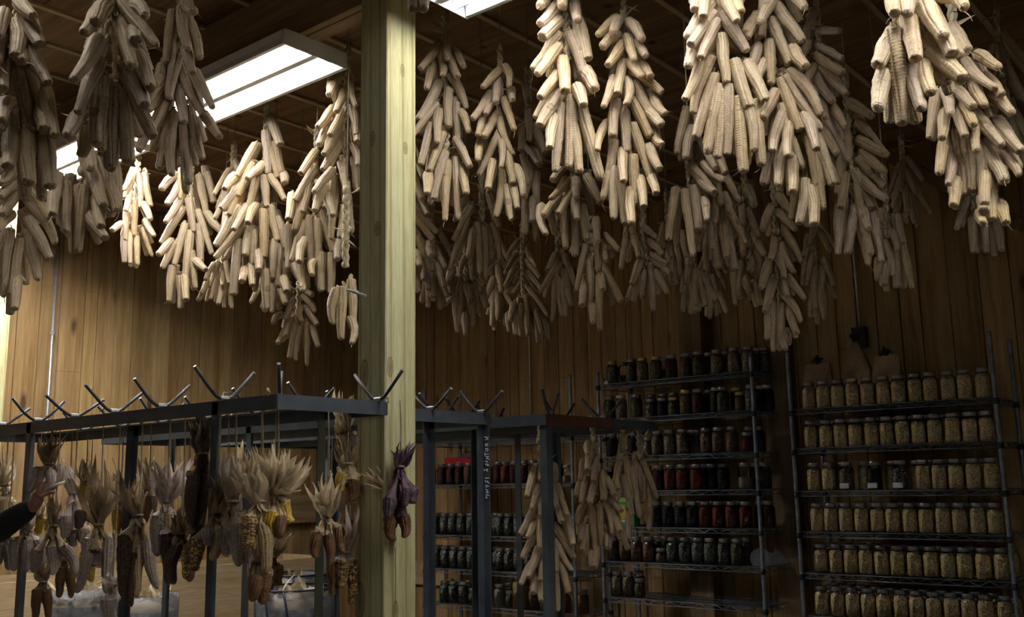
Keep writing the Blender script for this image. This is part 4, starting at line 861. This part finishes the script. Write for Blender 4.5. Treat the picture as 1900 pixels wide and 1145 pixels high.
# ---------------- husk-tied bunches on the racks ----------------
GBN='husk-tied corn bunches hung on the front racks'
def bunch(label,Y,tie,ears,tuft,husk='straw',rail=None,seed=1,n=16,off=0,r=.0225,leafw=.026,tx=None,tz=.06):
    """tie: pixel of the knot; ears: list of (x0,y0,x1,y1,kind) px; tuft: list of leaf tip px above the knot"""
    rg=random.Random(seed*131+7); p=at_y(tie[0],tie[1],Y) if tx is None else at_x(tie[0],tie[1],tx)
    pl=Plane(p); root=thing('corn_bunch',p,label,'corn bunch',GBN); fr=-pl.n
    L=lambda v:Vector(v)-p
    if rail is None: rail=H+.004
    # cord from knot up to the rack rail
    MB().tube([(0,0,.0),(.002,.001,(rail-p.z)*.5),(0,0,rail-p.z)],.0019,5).tube([(.006,0,.0),(.008,.002,(rail-p.z)*.5),(.001,0,rail-p.z)],.0016,5).obj('cord',M['twine'],root)
    # tuft
    hb=MB(); cxm=sum(a for a,_ in tuft)/len(tuft)
    n=int(n*2.6)
    for i in range(n):
        a,b=tuft[i%len(tuft)]; dep=rg.uniform(-1,1)
        k=1 if i<len(tuft) else rg.uniform(.4,1.04)
        t=pl.at(tie[0]+(a-tie[0])*k+rg.uniform(-9,9),tie[1]+(b-tie[1])*k+rg.uniform(-5,5),dep*tz)
        s=p+pl.side*rg.uniform(-.008,.008)-Vector((0,0,.008))+fr*rg.uniform(-.008,.008)
        husk_leaf(hb,L(s),L(t),leafw*rg.choice([.15,.45,.6,.75,.9])*rg.uniform(.8,1.2),rg,curl=.30,n=9,side=pl.side+fr*rg.uniform(-1.3,1.3))
    hb.obj('husk_tuft',HUSK[husk],root,smooth=True)
    MB().tube([(.017*math.cos(a)*pl.side.x-.0*a,.017*math.cos(a)*pl.side.y,.004*math.sin(2*a)) + Vector((0,0,0)) if False else tuple(pl.side*.016*math.cos(a)+fr*.016*math.sin(a)+Vector((0,0,.003*math.sin(a)))) for a in np.linspace(0,6.283,17)],.0045,6).obj('tie',M['twine'],root,None,True)
    sk=MB()
    for i,(x0,y0,x1,y1,kind) in enumerate(ears):
        dep=off+.012*(len(ears)-i)-.01+rg.uniform(-.006,.006) if len(ears)>1 else .01
        b=pl.at(x0,y0,dep); t=pl.at(x1,y1,dep+.01); rr=r*rg.uniform(.92,1.1)
        put_ear(root,b,t,rr,(EARC[kind][rg.randrange(3)]),rg)
        d=(t-b).normalized(); e=b+d*.012; s=p-Vector((0,0,.004))+(b-p)*.04
        # husk sheath: from knot, bulging onto the ear's shoulder
        Lh=(e-s).length; dn=(e-s).normalized(); u=dn.orthogonal().normalized(); v=dn.cross(u); P=[]
        for k in range(9):
            q=k/8; c=s+(e-s)*q; rad=.007+(rr*.98-.007)*max(0,(q-.45)/.55)**1.2
            P.append([tuple(L(c+(u*math.cos(a)+v*math.sin(a))*rad*(1+.10*math.sin(4*a+i)+.07*math.sin(9*a+i)+ (.10*math.sin(3*a+i)*(q>.9))))) for a in np.linspace(0,2*math.pi,25)])
        sk.grid(P)
        for _ in range(2):
            ss=e-d*.02+(u*rg.uniform(-1,1)+v*rg.uniform(-1,1))*rr; husk_leaf(sk,L(ss),L(ss+d*rg.uniform(.02,.06)+(u*rg.uniform(-1,1)+v*rg.uniform(-1,1))*.015),.014,rg,n=4)
    for _ in range(14):
        a=rg.uniform(-1,1); husk_leaf(sk,(0,0,-.002),tuple(pl.side*a*.03+fr*rg.uniform(0,.03)+Vector((0,0,-rg.uniform(.03,.07)))),.02,rg,n=5)
    sk.obj('husk_wrap',HUSK[husk],root,smooth=True)
    return root
def E(crop,*l):
    c=CROP[crop]; return [(c[0]+a/c[2],c[1]+b/c[2],c[0]+d/c[2],c[1]+e/c[2],k) for a,b,d,e,k in l]
def Tp(crop,*l): c=CROP[crop]; return [(c[0]+a/c[2],c[1]+b/c[2]) for a,b in l]
N1,N2,N3=1.985,2.44,2.78
bunch('grey corn bunch above the reaching hand, high at the left',N1,(91,861),E('D',(165,495,120,600,'grey'),(222,500,215,605,'pale'),(262,480,255,560,'grey')),Tp('D',(205,340),(290,330),(250,320),(180,345),(230,350)),'brown',seed=1)
bunch('pale pink-husked bunch with a white twine bow, right of the hand',N1,(136,916),E('D',(290,700,280,800,'pale'),(330,750,330,835,'grey'),(362,760,365,820,'grey')),Tp('D',(270,500),(300,490),(330,520),(345,560),(285,480)),'pale',seed=2,n=12,leafw=.02)
bunch('slim-tufted grey bunch directly below the reaching hand',N1,(100,976),E('D',(165,850,145,950,'grey'),(268,830,325,965,'grey'),(225,830,227,962,'pale')),Tp('D',(205,620),(235,605),(255,620),(250,590)),'brown',seed=3,n=9,leafw=.02,off=.02)
bunch('tall dark-tufted bunch with long grey ears, left of centre on the left rack',N1,(182,974),E('D',(410,845,408,925,'purple'),(355,680,340,760,'dark'),(395,795,330,1040,'grey'),(480,790,470,1045,'grey')),Tp('D',(410,420),(350,450),(470,440),(510,500),(330,500),(440,500),(500,620),(380,480)),'brown',seed=4,n=18)
bunch('bunch with a pale frayed ball of husk over dark ears',N1,(256,957),E('D',(545,780,540,1060,'dark'),(580,850,580,1100,'dark'),(640,800,695,1020,'grey'),(600,820,598,1060,'tan')),Tp('D',(545,505),(490,545),(600,540),(515,570),(570,530),(620,590)),'brown',seed=5,n=14)
bunch('bunch with a purple and cream rounded tuft, two long tan ears',N1,(309,931),E('D',(735,770,735,1005,'dark'),(692,695,690,880,'grey'),(740,685,810,890,'tan')),Tp('D',(670,480),(700,460),(740,470),(760,450),(800,470),(830,450),(650,530),(780,540)),'pale',seed=6,n=20,leafw=.034)
bunch('dark high bunch with a broom-like tuft hanging beside the rack leg',N1,(377,842),E('D',(850,520,838,750,'dark'),(895,500,870,790,'dark'),(870,520,860,700,'dark')),Tp('D',(840,290),(870,275),(895,280),(855,270),(910,300)),'dark',seed=7,n=16,off=-.03)
bunch('brown-husked bunch with husk-covered ears, left of the straw-tufted ones',N1,(401,951),E('E',(110,760,90,880,'grey'),(60,770,30,900,'tan'),(20,755,12,835,'grey'),(-30,800,-70,960,'spotted')),Tp('E',(60,480),(100,500),(30,500),(130,440),(10,470),(80,520),(140,520)),'brown',seed=8,n=18)
bunch('twine-looped bunch with two long grey drooping ears',N1,(433,931),E('E',(140,730,150,925,'grey'),(180,850,192,975,'pale'),(120,740,130,880,'grey')),Tp('E',(90,430),(120,420),(110,410),(150,450)),'grey',seed=9,n=9)
bunch('large straw-tufted bunch with one spotted and one long tan ear',N1,(482,931),E('E',(198,700,185,850,'spotted'),(256,725,257,960,'tan')),Tp('E',(150,420),(190,410),(230,420),(120,480),(260,470),(170,440),(210,400),(270,430),(140,520)),'straw',seed=10,n=26,leafw=.036)
bunch('white spread-tufted bunch with bright yellow ears at the rack corner',N1+.05,(512,914),E('E',(325,700,330,805,'brown'),(300,680,297,790,'yellow'),(345,640,385,732,'yellow')),Tp('E',(370,405),(465,425),(455,475),(290,370),(340,420),(410,440),(425,585),(300,440),(400,520),(280,420),(430,460),(350,480)),'straw',seed=11,n=28,leafw=.032)
bunch('low brown bunch under the yellow-eared bunch, arching husk',N2,(505,1033),E('E',(290,930,285,1030,'brown'),(320,920,330,1010,'brown')),Tp('E',(365,780),(400,790),(280,800),(310,810)),'brown',seed=12,n=8)
bunch('lowest reddish brown bunch below the long tan ear',N1,(478,1040),E('E',(230,960,208,1080,'brown'),(262,950,255,1092,'brown')),Tp('E',(215,820),(245,810),(260,830)),'brown',seed=13,n=7)
bunch('reddish brown three-eared bunch with a jagged tuft near the rack end',N2-.1,(606,958),E('E',(500,770,488,890,'brown'),(540,775,540,925,'brown'),(590,750,612,868,'brown')),Tp('E',(460,545),(500,600),(550,520),(525,510),(590,560),(480,625),(605,570)),'straw',seed=14,n=18)
bunch('yellow-eared bunch nearest the shaded side of the post',N2,(647,861),E('E',(640,540,632,640,'brown'),(605,515,597,600,'yellow'),(662,525,693,615,'yellow')),Tp('E',(590,340),(620,310),(650,330),(690,350),(570,350),(640,300),(670,370)),'straw',seed=15,n=18)
bunch('low speckled brown bunch beside the foot of the post',N2,(640,1025),E('E',(600,900,598,1020,'spotted'),(565,890,558,1055,'brown'),(635,890,635,1090,'spotted')),Tp('E',(625,660),(650,700),(600,690),(640,660),(660,760)),'pale',seed=16,n=12)
bunch('upper straw-husked bunch hanging behind the rack end rail',N2,(640,800),E('E',(610,350,600,420,'tan'),(630,350,640,430,'grey')),Tp('E',(560,300),(600,150),(650,170),(580,240),(640,230)),'straw',seed=17,n=12)
bunch('dark purple bunch hanging in front of the lit face of the post',2.42,(742,867),E('E',(812,622,806,712,'purple'),(880,578,878,662,'purple'),(912,588,922,648,'purple'),(862,690,872,800,'brown'),(832,700,835,815,'brown')),Tp('E',(820,410),(850,390),(880,380),(930,375),(905,390),(840,400)),'purple',seed=18,n=16,tx=-2.60,leafw=.02)
bunch('yellowish leafy bunch tucked left of the purple one',2.45,(724,905),E('E',(812,700,800,780,'brown')),Tp('E',(695,505),(730,490),(770,455),(750,540),(700,560),(790,450),(720,580)),'straw',seed=19,n=14,tx=-2.66,leafw=.022,tz=.015)
# darker bunches farther back and at the left edge
back=[('leafy yellow-green bunch at the left edge by the sleeve',N1,(8,900),(( 5,925,2,1000,'tan'),(20,930,26,990,'tan')),((2,840),(18,830),(25,860),(-5,850)),'straw'),
('grey bunch at the bottom left below the sleeve',N1,(52,985),((50,1000,48,1062,'grey'),(30,1000,25,1060,'grey'),(68,1000,75,1050,'grey')),((45,950),(60,945),(52,940)),'grey'),
('pale-eared bunch at the left edge under the dark sleeve',N1,(14,985),((14,1008,16,1058,'pale'),(-2,1000,-4,1050,'grey')),((10,955),(20,950)),'grey'),
('bright yellow bunch glimpsed just below the black sleeve',N2,(74,955),((72,965,70,992,'yellow'),(82,962,84,985,'yellow')),((68,935),(82,930),(76,925)),'straw'),
('yellow bunch glimpsed behind the dark-tufted bunch',N2,(158,890),((155,900,154,935,'yellow'),(165,902,166,930,'yellow')),((150,860),(165,855),(160,850)),'straw'),
('golden yellow bunch low behind the long grey ears',N2,(160,1020),((155,1032,150,1085,'yellow'),(166,1032,170,1080,'yellow')),((155,990),(165,988)),'straw'),
('brown bunch behind the frayed-ball bunch, with gold tints',N2,(222,930),((218,945,214,1000,'yellow'),(230,945,232,990,'brown')),((210,880),(225,870),(235,890),(216,872)),'straw'),
('brown bunch between the two pale tufts on the far rail',N2,(275,905),((270,920,262,975,'brown'),(284,920,290,970,'grey')),((265,850),(280,845),(290,860),(260,870)),'straw'),
('leafy straw bunch behind the purple-cream tuft',N2,(348,925),((345,940,342,1000,'grey'),(356,940,362,990,'tan')),((330,870),(345,860),(360,870),(370,880)),'straw'),
('straw bunch on the far rail behind the broom-tufted bunch',N2,(420,905),((415,920,408,980,'grey'),(428,920,432,975,'grey')),((400,855),(415,840),(430,850),(440,870),(395,870)),'straw'),
('dull brown bunch on the far rail left of the middle leg',N2,(120,1040),((115,1052,110,1110,'brown'),(128,1052,132,1110,'brown')),((110,1000),(125,995)),'brown'),
('dark red-brown bunch at the lower left beside the tub',N2,(80,1080),((70,1092,66,1150,'brown'),(85,1092,90,1150,'brown')),((60,1035),(78,1030),(90,1045)),'brown'),
('pale-eared bunch hanging lowest in front of the tub',N1,(208,1085),((200,1112,198,1150,'pale'),(214,1105,216,1150,'pale')),((195,1070),(210,1060),(215,1065)),'pale'),
('dark reddish bunch low beside the middle rack leg',N1,(335,990),((330,1010,326,1085,'dark'),(348,1000,352,1080,'brown')),((325,950),(340,945)),'brown'),
('spotted brown bunch low left of the middle rack leg',N1,(362,985),((352,1010,346,1075,'spotted'),(368,1005,366,1060,'spotted')),((355,950),(370,945)),'brown'),
('leafy bunch on the far rail behind the large straw tuft',N3,(455,880),((450,895,446,950,'grey'),(462,895,466,945,'brown')),((435,830),(450,820),(470,830),(480,845)),'straw')]
for i,(lab,Y,tie,ea,tu,hk) in enumerate(back):
    bunch(lab,Y,tie,list(ea),list(tu),hk,seed=40+i,n=12)
# loose strings tied on the hooks
for i,(a,b) in enumerate(((405,710),(500,720),(285,735),(722,740),(200,745))):
    q=at_y(a,b,1.97) if a<600 else at_x(a,b,-2.60); rg=random.Random(i); mb=MB(); pts=[(0,0,0)]
    for k in range(9): pts.append((pts[-1][0]+rg.uniform(-.018,.018),pts[-1][1]+rg.uniform(-.01,.01),pts[-1][2]+rg.uniform(-.012,.014)))
    q.z=H+.012
    o=mb.tube(pts,.0022,5).obj('twine_knot',M['twine'],None,q,True); tag(o,['frayed twine knot on the hook above the broom-tufted bunch','frayed twine knot at the near corner of the front rack','frayed twine knot on the hook above the purple-cream tuft','twine knot on the hook in front of the wooden post','wispy twine knot on the rail above the dark-tufted bunch'][i],'twine')
# ---------------- braids ----------------
for (a,k) in BR: build_braid(*a,**k)
RD_={60:4.5,61:4.63,62:4.84,63:4.97}
for lab,D,sp,tx_,sd in RB: rail_braid(lab,RD_[sd],sp,tx_,sd)
# ---------------- person reaching in from the left ----------------
def skin_obj(name,verts,edges,mat,parent,sub=2):
    m=bpy.data.meshes.new(name); m.from_pydata([v[:3] for v in verts],edges,[]); m.materials.append(mat)
    o=link(name,m,parent); md=o.modifiers.new('skin','SKIN'); md.use_smooth_shade=True
    for i,v in enumerate(verts):
        s=m.skin_vertices[0].data[i]; r=v[3]; s.radius=r if isinstance(r,tuple) else (r,r); s.use_root=(i==0)
    o.modifiers.new('sub','SUBSURF').levels=sub; o.modifiers['sub'].render_levels=sub; return o
wr=at_d(63,938,4.08); el=at_d(-48,1012,4.2); hn=at_d(75,914,4.07)
sh=el+Vector((-.03,-.10,.20)); sh=at_d(-150,1010,4.15); sh.z=1.42
tl=sh+Vector((-.16,-.22,0)); bx,by=tl.x,tl.y
pr=thing('person',(bx,by,0),'person in black sleeves reaching in from the left edge to touch the hanging corn','person')
Lp=lambda v:tuple(Vector(v)-Vector((bx,by,0)))
sh2=Vector((bx,by,0))+Vector((-.17,-.10,1.42))
V=[(0,0,.98,(.15,.11)),(0,0,1.18,(.14,.10)),(0,0,1.36,(.17,.11)),(0,0,1.47,(.07,.06))]
V+=[(*Lp(sh),.065),(*Lp(sh.lerp(el,.5)),.06),(*Lp(el),.062),(*Lp(el.lerp(wr,.5)),.058),(*Lp(wr),.042)]
V+=[(-.18,-.1,1.41,.065),(-.24,-.14,1.15,.05),(-.22,-.05,.92,.04)]
skin_obj('jacket',V,[(0,1),(1,2),(2,3),(2,4),(4,5),(5,6),(6,7),(7,8),(2,9),(9,10),(10,11)],M['cloth'],pr)
V=[(0,0,1.0,(.15,.11)),(.09,0,.88,.09),(.10,.02,.5,.065),(.10,0,.09,.05),(.1,.12,.04,.04),(-.09,0,.88,.09),(-.10,.0,.5,.065),(-.10,-.02,.09,.05),(-.1,.1,.04,.04)]
skin_obj('trousers',V,[(0,1),(1,2),(2,3),(3,4),(0,5),(5,6),(6,7),(7,8)],M['navy'],pr)
V=[(0,0,1.44,.055),(0,.01,1.53,.058),(0,.02,1.61,(.08,.095)),(0,.015,1.69,(.085,.10)),(0,.01,1.755,.055),(0,.12,1.625,.014)]
hd=skin_obj('head',V,[(0,1),(1,2),(2,3),(3,4),(2,5)],M['skin'],pr)
MB().lathe([(.085,-.07),(.1,-.02),(.1,.03),(.075,.075),(.02,.095)],16,c=(0,-.015,1.715)).obj('hair',M['hair'],pr,None,True)
# hand: palm, thumb up, fingers curled around a husk strip
d=(hn-wr); side=Plane(hn).side; up=Vector((0,0,1)); bk=Plane(hn).n
P=lambda v:tuple(Vector(v)-Vector((bx,by,0)))
Vh=[(*P(wr-d*.5),(.026,.03)),(*P(wr+d*.35),(.024,.033)),(*P(wr+d*.95),(.020,.040))]; Eh=[(0,1),(1,2)]
palm=wr+d*.95
skin_obj('palm',Vh,Eh,M['skin'],pr)
fdirs=[(.62,1.0,.03),(.72,.85,.012),(.8,.62,-.008),(.85,.4,-.026)]
for i,(a,b,c) in enumerate(fdirs):
    base=palm+bk*c*.5+up*(.014-.009*i)+side*.002
    dd=(side*a+up*b).normalized(); ln=[.075,.08,.072,.058][i]
    p1=base+dd*ln*.45; p2=p1+(dd+side*.55-bk*.1).normalized()*ln*.33; p3=p2+(side*1.0-up*.2).normalized()*ln*.25
    skin_obj('finger',[(*P(base-dd*.01),.010),(*P(p1),.0095),(*P(p2),.0085),(*P(p3),.007)],[(0,1),(1,2),(2,3)],M['skin'],pr)
tb=wr+d*.45+up*.012-bk*.02
skin_obj('thumb',[(*P(tb),.013),(*P(tb+up*.032+side*.006-bk*.01),.011),(*P(tb+up*.062+side*.016-bk*.012),.009)],[(0,1),(1,2)],M['skin'],pr)
st=MB(); a=palm+side*.02+up*.012-bk*.03; e=a+side*.085+up*.035; st.tube([a,a.lerp(e,.5)+up*.004,e],[.008,.0075,.006],7)
o=MB(); o.v=[tuple(Vector(v)-a) for v in st.v]; o.f=st.f; o=o.obj('corn_shank',HUSK['pale'],None,a,True); tag(o,'pale pinkish corn stub held at the fingertips of the reaching hand','corn stub')
